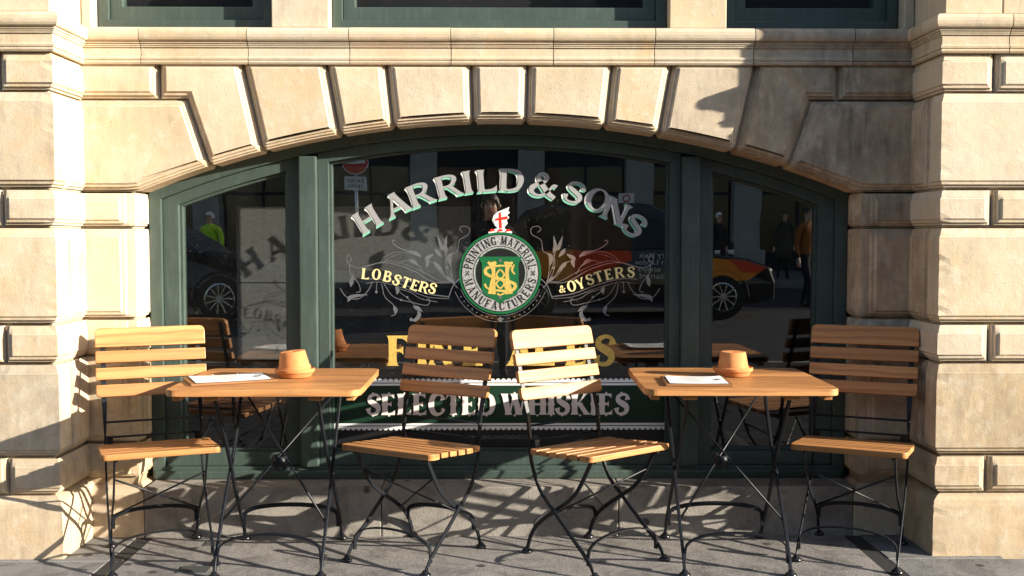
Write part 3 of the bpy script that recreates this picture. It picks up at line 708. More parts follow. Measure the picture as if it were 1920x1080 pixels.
# crest: wing on a wreath
q = es(0.0016); wing = [(-3, 83), (-11, 90), (-15, 99), (-12, 108), (-4, 115), (6, 119), (17, 124), (15, 117), (18, 113), (13, 109), (17, 104), (12, 99), (14, 93), (9, 88), (8, 83)]
q.poly([(EC[0]+x*SK, EC[1]+z*SK) for x, z in wing]); q.build('crest_wing', M['white_paint'], win)
q = es(0.0010)
for a, b in (((-9, 88), (-13, 99)), ((-13, 99), (-8, 109)), ((-8, 109), (15, 122)), ((-6, 104), (15, 115)), ((-7, 92), (12, 93))): q.line([(EC[0]+a[0]*SK, EC[1]+a[1]*SK), (EC[0]+b[0]*SK, EC[1]+b[1]*SK)], 1.1*SK)
q.build('crest_line', M['silver_matt'], win)
q = es(0.0006); q.poly([(EC[0]+x*SK, EC[1]+z*SK) for x, z in ((-2, 84), (3.5, 84), (1.5, 114), (-2.5, 112))]); q.poly([(EC[0]+x*SK, EC[1]+z*SK) for x, z in ((-10, 98), (14, 101), (13.5, 107), (-9, 102))])
for k in range(3): q.line([(EC[0]+(-15+15*k-5)*SK, EC[1]+77.5*SK), (EC[0]+(-15+15*k)*SK, EC[1]+80.5*SK), (EC[0]+(-15+15*k+5)*SK, EC[1]+79.5*SK)], [2*SK, 5*SK, 2*SK])
q.build('crest_cross', M['sign_red'], win)
q = es(0.0020); q.line([(EC[0]-22*SK, EC[1]+76*SK), (EC[0], EC[1]+81*SK), (EC[0]+22*SK, EC[1]+76*SK)], [3*SK, 8.5*SK, 3*SK]); q.build('crest_wreath', M['white_paint'], win)
# belt round the roundel
q = es(0.0036)
for r in (91.5, 80): q.line([(EC[0]+r*SK*math.sin(R(a)), EC[1]+r*SK*math.cos(R(a))) for a in range(112, 250, 8)], 0.9*SK)
for a in range(120, 242, 7): q.disc((EC[0]+86*SK*math.sin(R(a)), EC[1]+86*SK*math.cos(R(a))), 1.3*SK, 8)
q.build('belt_line', M['silver'], win)

# ---- ribbons and scrollwork (drawn left, mirrored right)
def both(fn):   # left, then mirrored right
    for sx in (-1, 1): fn(lambda p, sx=sx: (EC[0]+sx*(938-p[0])*SK, 1.33-(p[1]-447)*SK))
LINES = [([(672, 503), (720, 492), (770, 505), (812, 528), (848, 530)], 1.3), ([(690, 499), (735, 489), (790, 508), (826, 527), (848, 526)], 0.8),
         ([(682, 523), (715, 523), (760, 535), (800, 550), (840, 556)], 1.6), ([(686, 531), (715, 529), (760, 541), (800, 556), (838, 560)], 0.9),
         ([(840, 560), (850, 535), (862, 522)], 1.4), ([(848, 528), (858, 540)], 1.2),
         ([(672, 503), (656, 496), (651, 486), (655, 477), (660, 487), (654, 490)], 1.2), ([(656, 496), (658, 512), (672, 530), (676, 545), (668, 548)], 1.2),
         ([(638, 540), (650, 556), (672, 560), (690, 545), (698, 530)], 1.3), ([(707, 530), (706, 545)], 1.0), ([(716, 532), (722, 556), (738, 572), (742, 588), (733, 592)], 1.2), ([(720, 531), (738, 556), (770, 566), (800, 572), (806, 562), (800, 560)], 1.1),
         ([(744, 540), (770, 548), (790, 560), (820, 566)], 0.9), ([(748, 546), (768, 562), (782, 578)], 0.9),
         ([(852, 530), (840, 500), (834, 470), (822, 452)], 1.0), ([(848, 530), (836, 500), (838, 470), (837, 447)], 1.0), ([(850, 530), (846, 500), (848, 478), (858, 470), (862, 450), (878, 440), (880, 428), (868, 424), (862, 430), (868, 436)], 1.0),
         ([(846, 530), (826, 510), (812, 490)], 1.0), ([(840, 524), (820, 496), (796, 486)], 0.9), ([(796, 514), (784, 496), (766, 488), (746, 494)], 1.0),
         ([(712, 494), (725, 480), (745, 472), (775, 476), (790, 482)], 0.9), ([(716, 494), (732, 482), (752, 476)], 0.7), ([(775, 474), (752, 466), (738, 456), (738, 450), (743, 452)], 1.6)]
def draw_lines(T_):
    rib = es(0.0030)
    for pts, w_ in LINES: rib.line([T_(p) for p in pts], w_*SK*1.15)
    tag(rib.build('scroll_line', M['silver'], win), kind='stuff')
both(draw_lines)
LEAVES = [[(850, 532), (846, 526), (838, 518)], [(834, 470), (828, 462), (821, 442)], [(839, 474), (835, 462), (838, 442)], [(812, 490), (822, 500), (832, 512)], [(816, 466), (822, 474), (829, 482)],
          [(846, 500), (842, 482), (850, 474)], [(796, 486), (804, 482), (814, 476)], [(800, 484), (802, 492), (799, 502)], [(766, 488), (776, 490), (784, 498)], [(658, 538), (660, 526), (663, 514)], [(652, 566), (660, 556), (690, 552)],
          [(782, 578), (786, 590), (778, 600), (770, 598)], [(774, 574), (784, 578), (792, 584)], [(742, 536), (746, 544), (744, 552)], [(790, 480), (778, 474), (762, 470)], [(738, 572), (742, 582), (740, 588)]]
def draw_leaves(T_):
    leafs = es(0.0030)
    for pts in LEAVES: leafs.line([T_(p) for p in pts], [0.6*SK, 8*SK, 6*SK, 0.8*SK])
    leafs.disc(T_((706, 547)), 2.6*SK, 12); leafs.disc(T_((838, 502)), 2.6*SK, 12); leafs.disc(T_((752, 562)), 2.2*SK, 10); leafs.disc(T_((764, 557)), 2.2*SK, 10); leafs.disc(T_((771, 599)), 3.4*SK, 12)
    tag(leafs.build('scroll_leaf', M['silver'], win), kind='stuff')
both(draw_leaves)
WT[0] = 1.15
for ch, u, v, a in (('L', 687, 522, 6), ('O', 707, 523, 8), ('B', 727, 527, 14), ('S', 743, 533, 20), ('T', 760, 538, 22), ('E', 777, 543, 21), ('R', 794, 547, 18), ('S', 811, 549, 13)):
    gp = es(0.0012); put(gp, ch, G(u-2, v+1), R(a), 20*SK, 0.95); gp.build('banner_letter', M['gold_pale'], win)
for ch, u, v, a, h in (('&', 1055, 547, -6, 13), ('O', 1074, 545, -14, 20), ('Y', 1092, 540, -22, 20), ('S', 1110, 532, -24, 20), ('T', 1126, 527, -20, 20), ('E', 1144, 523, -14, 20), ('R', 1163, 520, -8, 20), ('S', 1184, 519, -4, 20)):
    gp = es(0.0012); put(gp, ch, G(u, v+1), R(a), h*SK, 0.95); gp.build('banner_letter', M['gold_pale'], win)
# ---- FINE ALES
WT[0] = 1.4
for ch, u in (('F', 747), ('I', 791), ('N', 826), ('E', 888), ('A', 975), ('L', 1022), ('E', 1082), ('S', 1134)):
    fa = es(0.0012); put(fa, ch, G(u, 686), 0, 57*SK, 0.92); fa.build('gilt_letter', M['gold'], win)
# ---- SELECTED WHISKIES band
q = es(0.0060); a, b = G(626, 794), G(1252, 722); q.poly([(a[0], a[1]), (b[0], a[1]), (b[0], b[1]), (a[0], b[1])]); q.build('painted_band', M['band_green'], win)
q = es(0.0060); a2, b2 = G(626, 846), G(1252, 806); q.poly([(a2[0], a2[1]), (b2[0], a2[1]), (b2[0], b2[1]), (a2[0], b2[1])]); q.build('painted_panel', M['black_paint'], win)
WT[0] = 1.45
def spread(txt, u0, u1, v, h, sp, dots):
    adv = [glyph(c)[0] for c in txt]; tot = sum(adv); x = u0; f = (u1-u0)/tot
    for c, a in zip(txt, adv):
        sw = es(0.0012); put(sw, c, G(x+a*f/2, v), 0, h*SK, f/h*0.97, sp, dots); x += a*f; sw.build('whisky_letter', M['pinkgrey'], win)
spread('SELECTED', 686, 930, 779, 40, 0.05, True); spread('WHISKIES', 940, 1182, 779, 40, 0.05, True)
bd = es(0.0030)
for v0, sgn in ((721.5, -1), (797, 1)):
    a, b = G(626, v0-2), G(1252, v0+2); bd.poly([(a[0], a[1]), (b[0], a[1]), (b[0], b[1]), (a[0], b[1])])
    zc = v0 + sgn*5; n = 62; st = (1252-626)/n
    for i in range(n):
        c = G(626+(i+.5)*st, zc); P = [(c[0]+st*.5*SK*math.cos(math.pi*k/8), c[1]-sgn*st*.62*SK*math.sin(math.pi*k/8)) for k in range(9)]
        bd.poly(P + [(c[0]-st*.5*SK, c[1]+sgn*1.3*SK), (c[0]+st*.5*SK, c[1]+sgn*1.3*SK)])
bd.build('scalloped_border', M['white_paint'], win)
def text_mesh(name, body, size, mat, parent, loc, rot, align='CENTER', space=1.0):
    cu = bpy.data.curves.new(name, 'FONT'); cu.body = body; cu.size = size; cu.align_x = align; cu.resolution_u = 3; cu.space_line = space
    tmp = bpy.data.objects.new(name, cu); col.objects.link(tmp); bpy.context.view_layer.update()
    me = bpy.data.meshes.new_from_object(tmp.evaluated_get(bpy.context.evaluated_depsgraph_get())); bpy.data.objects.remove(tmp); bpy.data.curves.remove(cu)
    me.name = name; me.materials.clear()
    o = link(name, me, mat, parent); o.location = loc; o.rotation_euler = rot
    return o
c = G(940, 825); text_mesh('web_address', 'WWW.BRILLIANTSIGNS.CO.UK', 8*SK*1.25, M['faint'], win, (c[0], YG+0.002, c[1]), (R(90), 0, 0))
# ================================================================ GROUND
gr = MB().box(-60, 60, -60, 60, -0.6, -0.5).build('ground', M['asphalt']); tag(gr, kind='structure')
pav = MB().box(-14, 14, -1.6, 5.0, -0.3, -0.014).build('pavement', M['tar']); tag(pav, kind='structure')
def slab(x0, x1, y0, y1, mat, name='paving_slab', z=0.0):
    dz = z + random.uniform(-0.0012, 0.0008)
    return MB().box(x0, x1, y0, y1, -0.06, dz).build(name, mat, pav, bev=0.004, seg=1)
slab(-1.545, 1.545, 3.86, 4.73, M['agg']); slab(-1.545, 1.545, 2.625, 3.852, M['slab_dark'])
for s in (1, -1):
    x0, x1 = sorted((s*1.544, s*1.617)); MB().box(x0, x1, 2.62, 4.735, -0.05, -0.0025).build('bitumen_strip', M['tar'], pav)
ys = [4.73, 4.36, 3.72, 3.05, 2.62, 1.9, 1.2, 0.5, -0.3, -1.0, -1.45]
for s in (1, -1):
    x0, x1 = sorted((s*1.616, s*2.10)); slab(x0, x1, 4.365, 4.74, M['slab'])
    for i in range(1, 4):
        for j, (a, b) in enumerate(((1.614, 2.42), (2.43, 3.3), (3.31, 4.3), (4.31, 5.4))):
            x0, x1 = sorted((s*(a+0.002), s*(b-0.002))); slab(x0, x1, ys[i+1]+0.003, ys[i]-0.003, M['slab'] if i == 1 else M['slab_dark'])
for i in range(4, 10):
    xx = -5.4 + (i % 2)*0.35
    while xx < 5.4:
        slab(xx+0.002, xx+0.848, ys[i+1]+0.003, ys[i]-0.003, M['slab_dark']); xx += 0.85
MB().box(-14, 14, -1.60, -1.455, -0.2, 0.002).build('kerb', M['concrete'], pav, bev=0.012)
for (x0, x1, y0, y1) in ((-1.287, -1.168, 4.20, 4.285), (-1.285, -1.16, 4.575, 4.665)):
    o = MB().box(x0, x1, y0, y1, -0.01, 0.0032).build('cover_plate', M['plate'], pav, bev=0.001, seg=1)
rd = MB().add([(-60, -1.6, -0.13), (60, -1.6, -0.13), (60, -5.2, 0.10), (-60, -5.2, 0.10), (60, -15.5, 0.14), (-60, -15.5, 0.14)], [(0, 1, 2, 3), (3, 2, 4, 5)]).build('road', M['asphalt']); tag(rd, kind='structure')
pv2 = MB().add([(-60, -15.5, 0.25), (60, -15.5, 0.25), (60, -60, 0.40), (-60, -60, 0.40), (-60, -15.5, 0.0), (60, -15.5, 0.0)], [(0, 1, 2, 3), (4, 5, 1, 0)]).build('far_pavement', M['slab']); tag(pv2, kind='structure')

# wind-blown grit and crumbs along the foot of the wall
rg = random.Random(5); gm = MB()
for i in range(420):
    x = rg.uniform(-2.1, 2.1); t_y = rg.random()**3
    yb = 4.70 if abs(x) < 1.58 else (4.675 if abs(x) < 1.77 else 4.345)
    y = yb - 0.012 - t_y*0.42; r0 = rg.uniform(0.0012, 0.0042)*(1.5 if rg.random() < 0.08 else 1); a0 = rg.uniform(0, 6.28)
    P = [(x+r0*math.cos(a0+2.09*k)*rg.uniform(0.7, 1.3), y+r0*math.sin(a0+2.09*k)*rg.uniform(0.7, 1.3), 0.0006) for k in range(3)]
    gm.add(P + [(x, y, r0*rg.uniform(0.4, 0.9))], [(0, 1, 3), (1, 2, 3), (2, 0, 3)])
tag(gm.build('grit', M['concrete']), 'pale grit and crumbs scattered on the paving by the wall foot', 'grit', kind='stuff')

# ================================================================ FOLDING CHAIRS
LEAN = math.atan2(0.095, 0.345)
def rounded(x0, x1, z0, z1, rt=0.0, rb=0.0, n=5):
    P = []
    for cx, cz, r_, a0 in ((x1, z1, rt, 0), (x0, z1, rt, 90), (x0, z0, rb, 180), (x1, z0, rb, 270)):
        if r_ <= 0: P.append((cx, cz)); continue
        ox = cx-r_ if cx == x1 else cx+r_; oz = cz-r_ if cz == z1 else cz+r_
        P += [(ox+r_*math.cos(R(a0+90*k/n)), oz+r_*math.sin(R(a0+90*k/n))) for k in range(n+1)]
    return P
def make_chair():
    root = empty('folding_chair')
    hw = 0.228
    # back: four slats from the top down, in the leaning plane
    base = Vector((0, 0.283, 0.942)); dn = Vector((0, -math.sin(LEAN), -math.cos(LEAN))); nf = Vector((0, -math.cos(LEAN), math.sin(LEAN)))
    for t0, t1, rt, rb in ((0.0, 0.083, 0.024, 0.003), (0.101, 0.152, 0.003, 0.003), (0.174, 0.225, 0.003, 0.003), (0.247, 0.299, 0.003, 0.016)):
        P = rounded(-hw, hw, -t1, -t0, rt, rb); mb = MB().prism(P, -0.010, 0.010)
        o = mb.build('back_slat', M['wood'], root, bev=0.0035)
        for v in o.data.vertices:
            x, y, z = v.co; v.co = base + Vector((x, 0, 0)) + nf*(-y) + dn*(-z)
        o.data.update()
    # seat: six slats, gently dished and falling to the back
    ylist = [(-0.194, -0.134, 0.0), (-0.120, -0.072, 0.0), (-0.058, -0.010, 0), (0.004, 0.052, 0), (0.066, 0.114, 0), (0.128, 0.178, 0)]
    zc = [0.456, 0.4515, 0.4460, 0.4405, 0.4360, 0.4335]
    for i, ((a, b, _), z) in enumerate(zip(ylist, zc)):
        th = 0.024 if i == 0 else 0.021
        if i == 0: P = [(x, y) for x, y in rounded(-hw, hw, a, b, 0.003, 0.022)]
        elif i == 5: P = rounded(-hw, hw, a, b, 0.018, 0.003)
        else: P = rounded(-hw, hw, a, b, 0.003, 0.003, 2)
        mb = MB().prism(P, -th, 0); o = mb.build('seat_slat', M['wood'], root, bev=0.003)
        tl = (0.06, 0.09, 0.10, 0.09, 0.06, 0.03)[i]
        for v in o.data.vertices:
            x, y, zz = v.co; v.co = (x, zz-0.022, z + 0.027 + y - (zz-(a+b)/2)*tl)
        o.data.update()
    A = smooth_path([(0, 0.186, 0.50), (0, 0.184, 0.45), (0, 0.168, 0.38), (0, 0.118, 0.29), (0, 0.035, 0.222), (0, -0.065, 0.145), (0, -0.145, 0.085), (0, -0.190, 0.045), (0, -0.212, 0.012)], 4)
    B = smooth_path([(0, -0.172, 0.455), (0, -0.132, 0.385), (0, -0.085, 0.315), (0, -0.03, 0.265), (0, 0.035, 0.222), (0, 0.110, 0.172), (0, 0.170, 0.122), (0, 0.205, 0.070), (0, 0.226, 0.012)], 4)
    for s in (1, -1):
        xa, xb = s*0.197, s*0.178
        mb = MB().tube([(xa, p.y, p.z) for p in A], 0.004, 4, 0.0085, side=Vector((1, 0, 0)))
        # flat back bar, twisted square to the slats
        up_ = [base + dn*t + nf*(-0.0125) + Vector((xa, 0, 0)) for t in (0.012, 0.10, 0.20, 0.31)] + [Vector((xa, 0.196, 0.585)), Vector((xa, 0.187, 0.50))]
        mb.tube(up_, [0.0105, 0.0105, 0.0105, 0.0105, 0.0085, 0.0048], 4, [0.0025, 0.0025, 0.0025, 0.0028, 0.005, 0.0095], side=Vector((1, 0, 0)))
        mb.build('back_leg', M['iron'], root, bev=0.0012, seg=1)
        MB().tube([(xb, p.y, p.z) for p in B], 0.004, 4, 0.0085, side=Vector((1, 0, 0))).build('cross_leg', M['iron'], root, bev=0.0012, seg=1)
        MB().tube([(xb-s*0.006, -0.197, 0.4545), (xb-s*0.006, -0.042, 0.4460), (xb-s*0.006, 0.160, 0.4330)], 0.004, 4, 0.006).build('seat_rail', M['iron'], root)
        MB().box(min(xa-s*0.03, xa-s*0.006), max(xa-s*0.03, xa-s*0.006), 0.158, 0.164, 0.452, 0.492).build('hinge_plate', M['iron'], root, bev=0.001, seg=1)
        for x, y in ((xa, -0.214), (xb, 0.228)):
            MB().lathe([(0.004, 0.026), (0.0105, 0.023), (0.013, 0.016), (0.0215, 0.011), (0.0235, 0.006), (0.022, 0.0), (0.004, 0.0)][::-1], 16, (x, y, 0.0005)).build('foot', M['foot'], root, smooth=True)
        bl = MB()
        for x, y, z in ((xa+s*0.005, 0.035, 0.222), (xa+s*0.005, -0.175, 0.060), (xa+s*0.005, -0.200, 0.032), (xb+s*0.005, 0.195, 0.090), (xb+s*0.005, 0.215, 0.045), (xa+s*0.005, 0.186, 0.545), (xb+s*0.005, -0.168, 0.448)):
            bl.tube([(x-0.002, y, z), (x+s*0.002, y, z)], 0.0038, 8, side=Vector((0, 1, 0)))
        bl.build('rivet', M['bolt'], root)
    # arched stretchers and tie rods
    def arch_bar(xw, y, z0, h, rr, rr2, yy=0.0):
        P = [(-xw, y, z0-0.035)] + [(-xw*math.cos(math.pi*k/14)*(1 if 0 < k < 14 else 1), y+yy*math.sin(math.pi*k/14), z0+h*math.sin(math.pi*k/14)**0.75) for k in range(15)] + [(xw, y, z0-0.035)]
        return MB().tube(P, rr, 4, rr2, side=Vector((0, 1, 0)))
    arch_bar(0.191, -0.168, 0.075, 0.075, 0.0085, 0.0025).build('front_stretcher', M['iron'], root)
    arch_bar(0.172, 0.180, 0.125, 0.045, 0.003, 0.0085).build('rear_stretcher', M['iron'], root)
    for z, y in ((0.548, 0.190), (0.484, 0.185)):
        MB().tube([(-0.195, y, z), (0.195, y, z)], 0.0048, 8, side=Vector((0, 1, 0))).build('tie_rod', M['iron'], root, smooth=True)
    MB().tube([(-0.175, -0.122, 0.365), (0.175, 0.130, 0.160)], 0.0042, 8).build('brace', M['iron'], root, smooth=True)
    MB().tube([(0.175, -0.126, 0.370), (-0.175, 0.134, 0.158)], 0.0042, 8).build('brace', M['iron'], root, smooth=True)
    return root
chair0 = make_chair()
CH = [((-1.425, 4.425, 0), 22.5, 'wooden slatted folding chair at far left beside the bright pier, facing out'),
      ((-0.352, 4.432, 0), -31, 'wooden folding chair left of centre, turned towards the left table'),
      ((0.395, 4.395, 0), 38, 'wooden folding chair right of centre with brightly sunlit back slats'),
      ((1.494, 4.44, 0), -26, 'wooden folding chair in shade at far right against the dark stone jamb')]
for i, (loc, a, lb) in enumerate(CH):
    c = chair0 if i == 0 else copy_tree(chair0)
    c.location = loc; c.rotation_euler = (0, 0, R(a)); tag(c, lb, 'chair', 'folding chairs in front of the window')

# ================================================================ TABLES
def make_table():
    root = empty('folding_table')
    W, D, Z = 0.376, 0.345, 0.750
    out = rounded(-W, W, -D, D, 0.045, 0.045, 6)
    n = 7; h = 2*D/n
    def clip(P, lo, hi):
        for keep, lim in ((lambda p: p[1] >= lo, lo), (lambda p: p[1] <= hi, hi)):
            Q = []
            for i in range(len(P)):
                a, b = P[i-1], P[i]
                if keep(a) != keep(b):
                    t = (lim-a[1])/(b[1]-a[1]); Q.append((a[0]+(b[0]-a[0])*t, lim))
                if keep(b): Q.append(b)
            P = Q
        return P
    for i in range(n):
        P = clip(out, -D+i*h+(0.0004 if i else 0), -D+(i+1)*h-(0.0004 if i < n-1 else 0))
        o = MB().prism(P, -0.026, 0).build('table_board', M['wood'], root, bev=0.003 if i in (0, n-1) else 0.0007, seg=2)
        for v in o.data.vertices:
            x, y, z = v.co; v.co = (x, z, Z+y)
        o.data.update()
    for x, w_ in ((-0.335, 0.016), (-0.20, 0.028), (0.20, 0.028), (0.335, 0.016)):
        MB().box(x-w_, x+w_, -D+0.03, D-0.03, Z-0.046, Z-0.0265).build('batten', M['wood'], root, bev=0.002, seg=1)
    for s in (1, -1):
        xa, xb = s*0.212, s*0.205
        MB().tube(smooth_path([(xa*1.02, 0.26, Z-0.05), (xa, 0.09, 0.46), (xa, -0.10, 0.24), (xa*0.99, -0.235, 0.08), (xa*0.985, -0.275, 0.012)], 4), 0.0055, 4, 0.010).build('leg', M['iron'], root, bev=0.0012, seg=1)
        MB().tube(smooth_path([(xb*0.98, -0.26, Z-0.05), (xb*0.98, -0.07, 0.46), (xb*1.03, 0.10, 0.24), (xb*1.04, 0.225, 0.08), (xb*1.04, 0.262, 0.012)], 4), 0.0055, 4, 0.010).build('leg', M['iron'], root, bev=0.0012, seg=1)
        for x, y in ((xa*0.985, -0.278), (xb*1.04, 0.264)):
            MB().lathe([(0.004, 0.0), (0.022, 0.0), (0.0235, 0.006), (0.0215, 0.011), (0.013, 0.016), (0.0105, 0.023), (0.004, 0.026)], 16, (x, y, 0.0005)).build('foot', M['foot'], root, smooth=True)
        bl = MB()
        for x, y, z in ((xa+s*0.006, 0.0, 0.352), (xa+s*0.006, -0.225, 0.092), (xa+s*0.006, -0.255, 0.045), (xb+s*0.006, 0.215, 0.092), (xb*0.98, -0.262, Z-0.055), (xa*1.02, 0.262, Z-0.055)):
            bl.tube([(x-0.003, y, z), (x+s*0.003, y, z)], 0.0048, 8, side=Vector((0, 1, 0)))
        bl.build('rivet', M['bolt'], root)
    def arch_bar(xw, y, z0, h, rr, rr2):
        P = [(-xw, y, z0-0.04)] + [(-xw*math.cos(math.pi*k/14), y, z0+h*math.sin(math.pi*k/14)**0.7) for k in range(15)] + [(xw, y, z0-0.04)]
        return MB().tube(P, rr, 4, rr2, side=Vector((0, 1, 0)))
    arch_bar(0.203, -0.240, 0.082, 0.080, 0.009, 0.0035).build('front_stretcher', M['iron'], root)
    arch_bar(0.206, 0.205, 0.112, 0.058, 0.0035, 0.009).build('rear_stretcher', M['iron'], root)
    # cross brace on the legs that stand forward
    MB().tube([(-0.212, 0.24, 0.675), (0.210, -0.15, 0.185)], 0.0045, 8).build('brace', M['iron'], root, smooth=True)
    MB().tube([(0.212, 0.246, 0.680), (-0.210, -0.144, 0.190)], 0.0045, 8).build('brace', M['iron'], root, smooth=True)
    MB().lathe([(0.022, -0.028), (0.026, -0.028), (0.031, 0.028), (0.029, 0.028), (0.0245, -0.024), (0.022, -0.024)], 24, (-0.012, 0.035, 0.392)).build('parasol_ring', M['iron'], root, smooth=True)
    return root
tab0 = make_table()
tag(tab0, 'square wooden folding table left of the window centre, sunlit top', 'table', 'folding tables')
tab0.location = (-0.912, 4.415, 0)
tab1 = copy_tree(tab0); tab1.location = (0.943, 4.415, 0); tab1.rotation_euler = (0, 0, R(-1.0))
tag(tab1, 'square wooden folding table right of the window centre, before the shaded light', 'table', 'folding tables')

# ================================================================ THINGS ON THE TABLES
TZ = 0.7505
def pot(loc, tilt, rz, lab_p, lab_s):
    s = MB().lathe([(0.058, 0.0), (0.066, 0.003), (0.074, 0.018), (0.081, 0.022), (0.083, 0.026), (0.083, 0.036), (0.080, 0.038), (0.074, 0.035), (0.072, 0.012), (0.01, 0.010)], 40).build('saucer', M['terra'], smooth=True)
    s.location = loc; tag(s, lab_s, 'saucer', 'terracotta saucers')
    p = MB().lathe([(0.060, 0.004), (0.067, 0.0), (0.0685, 0.003), (0.0675, 0.024), (0.065, 0.0265), (0.0635, 0.027), (0.0625, 0.032), (0.0525, 0.087), (0.0495, 0.0895), (0.012, 0.088), (0.010, 0.080)], 40).build('flower_pot', M['terra'], smooth=True)
    p.location = (loc[0], loc[1], loc[2]+0.0128 + (0.067*math.sin(abs(tilt)) if tilt else 0)); p.rotation_euler = (0, tilt, rz); tag(p, lab_p, 'flower pot', 'upturned terracotta pots')
    for o in (s, p):
        b = bmesh.new(); b.from_mesh(o.data)
        for f in b.faces: f.smooth = True
        for e in b.edges:
            if len(e.link_faces) == 2 and e.calc_face_angle(0) > 0.7: e.smooth = False
        b.to_mesh(o.data); b.free()
pot((-0.858, 4.455, TZ), R(-6), 0.2, 'upturned terracotta pot leaning slightly, on the left table', 'round terracotta saucer under the leaning pot on the left table')
pot((0.985, 4.475, TZ), 0, 0, 'upturned terracotta pot standing straight on the right table', 'round terracotta saucer under the straight pot on the right table')
def clipboard(loc, rz, w, d, lab, ring_side, rings, tilt=0.0):
    r_ = empty('menu_clipboard', loc, rz); r_.rotation_euler = (0, tilt, rz)
    tag(r_, lab, 'clipboard', 'menu clipboards')
    MB().box(-w/2, w/2, -d/2, d/2, 0.0005, 0.0085).build('board', M['board'], r_, bev=0.0012, seg=1)
    # slightly curled paper
    V = []; F = []; nx, ny = 12, 6; px, py = w*0.435, d*0.43
    for j in range(ny+1):
        for i in range(nx+1):
            x = -px+2*px*i/nx; y = -py+2*py*j/ny
            V.append((x, y, 0.0100+0.004*abs(i/nx-0.5)**3*8*(0.4+0.6*j/ny)))
    for j in range(ny):
        for i in range(nx): F.append((j*(nx+1)+i, j*(nx+1)+i+1, (j+1)*(nx+1)+i+1, (j+1)*(nx+1)+i))
    V2 = V + [(x, y, z-0.0012) for x, y, z in V]; m_ = len(V)
    F2 = F + [tuple(k+m_ for k in f[::-1]) for f in F]
    mesh('paper', V2, F2, M['paper'], r_, smooth=True)
    t = MB(); rr = random.Random(len(lab))
    for k in range(12):
        y = py*0.7 - k*py*0.125; a = -px*0.75; b = a + px*rr.uniform(0.7, 1.45); z = 0.0128
        if k == 0: a, b = -px*0.4, px*0.5
        t.add([(a, y-0.0016, z), (b, y-0.0016, z), (b, y+0.0012, z), (a, y+0.0012, z)], [(0, 1, 2, 3)])
    t.add([(px*0.66, -py*0.2, 0.0135), (px*0.86, -py*0.2, 0.0141), (px*0.86, py*0.1, 0.0141), (px*0.66, py*0.1, 0.0135)], [(0, 1, 2, 3)])
    t.build('print', M['ink'], r_)
    for q_ in rings:
        c = (q_, d/2-0.016) if ring_side == 'back' else (-w/2+0.016, q_)
        ax = Vector((0, 1, 0)) if ring_side == 'back' else Vector((1, 0, 0))
        P = [Vector((c[0], c[1], 0.008)) + ax*0.009*math.cos(2*math.pi*k/14) + Vector((0, 0, 0.011*math.sin(2*math.pi*k/14)+0.002)) for k in range(15)]
        MB().tube(P, 0.0011, 6, side=Vector((0.3, 0.2, 1))).build('ring', M['bolt'], r_, smooth=True)
clipboard((-1.105, 4.352, TZ), R(24), 0.34, 0.245, 'menu on a brown clipboard lying at an angle on the left table', 'back', (-0.05, 0.05))
clipboard((0.790, 4.270, TZ), R(-3), 0.262, 0.25, 'menu on a brown clipboard with rings at its left, on the right table', 'left', (-0.02, 0.05))
# ================================================================ ACROSS THE STREET (seen mirrored in the glass)
def flat_stone(name, c, sc=3):
    m, nt, p = base_mat(name, 0.85, spec=0.3); v = world_pos(nt)
    cc = ramp(nt, noise(nt, v, sc, 6), [(0.3, tuple(k*0.75 for k in c)), (0.7, c)]); nt.links.new(cc, p.inputs['Base Color']); return m
M['far_stone'] = flat_stone('grey_portland_stone', (0.34, 0.33, 0.31)); M['far_dark'] = flat_stone('dark_shopfront', (0.03, 0.032, 0.036))
far = empty('far_building', (0, -24, 0.2)); tag(far, 'tall grey stone office building across the street, mirrored in the window', 'building')
def fp(name, mat, parent, mb, **k):
    o = mb.build(name, mat, parent, **k)
    if parent is far: o.location = (0, 24, -0.2)
    return o
fp('wall', M['far_dark'], far, MB().box(-40, 60, -30, -24.2, 0.1, 12.5))
for i in range(24):
    x = -33 + i*3.4
    p_o = fp('pilaster', M['far_stone'], far, MB().box(x-0.42, x+0.42, -24.2, -23.6, 0.1, 5.2).box(x-0.55, x+0.55, -24.2, -23.45, 0.1, 1.0), bev=0.02, seg=1)
    for k in range(2):
        z = 6.4+k*2.7
        w_o = fp('window', M['far_dark'], far, MB().box(x+0.9, x+2.5, -24.25, -24.12, z, z+1.7))
        MB().box(x+1.0, x+2.4, -24.13, -24.10, z+0.1, z+1.6).build('pane', M['tinted'], w_o)
    sw_ = fp('shop_window', M['tinted'], far, MB().box(x+0.5, x+2.9, -24.15, -24.08, 0.9, 3.6))
    MB().box(x+1.66, x+1.74, -24.07, -24.02, 0.9, 3.6).box(x+0.5, x+2.9, -24.07, -24.02, 2.7, 2.8).build('glazing_bar', M['far_dark'], sw_)
fp('upper_wall', M['far_stone'], far, MB().box(-40, 60, -24.2, -24.11, 5.2, 6.2).box(-40, 60, -24.2, -23.3, 11.8, 12.5))

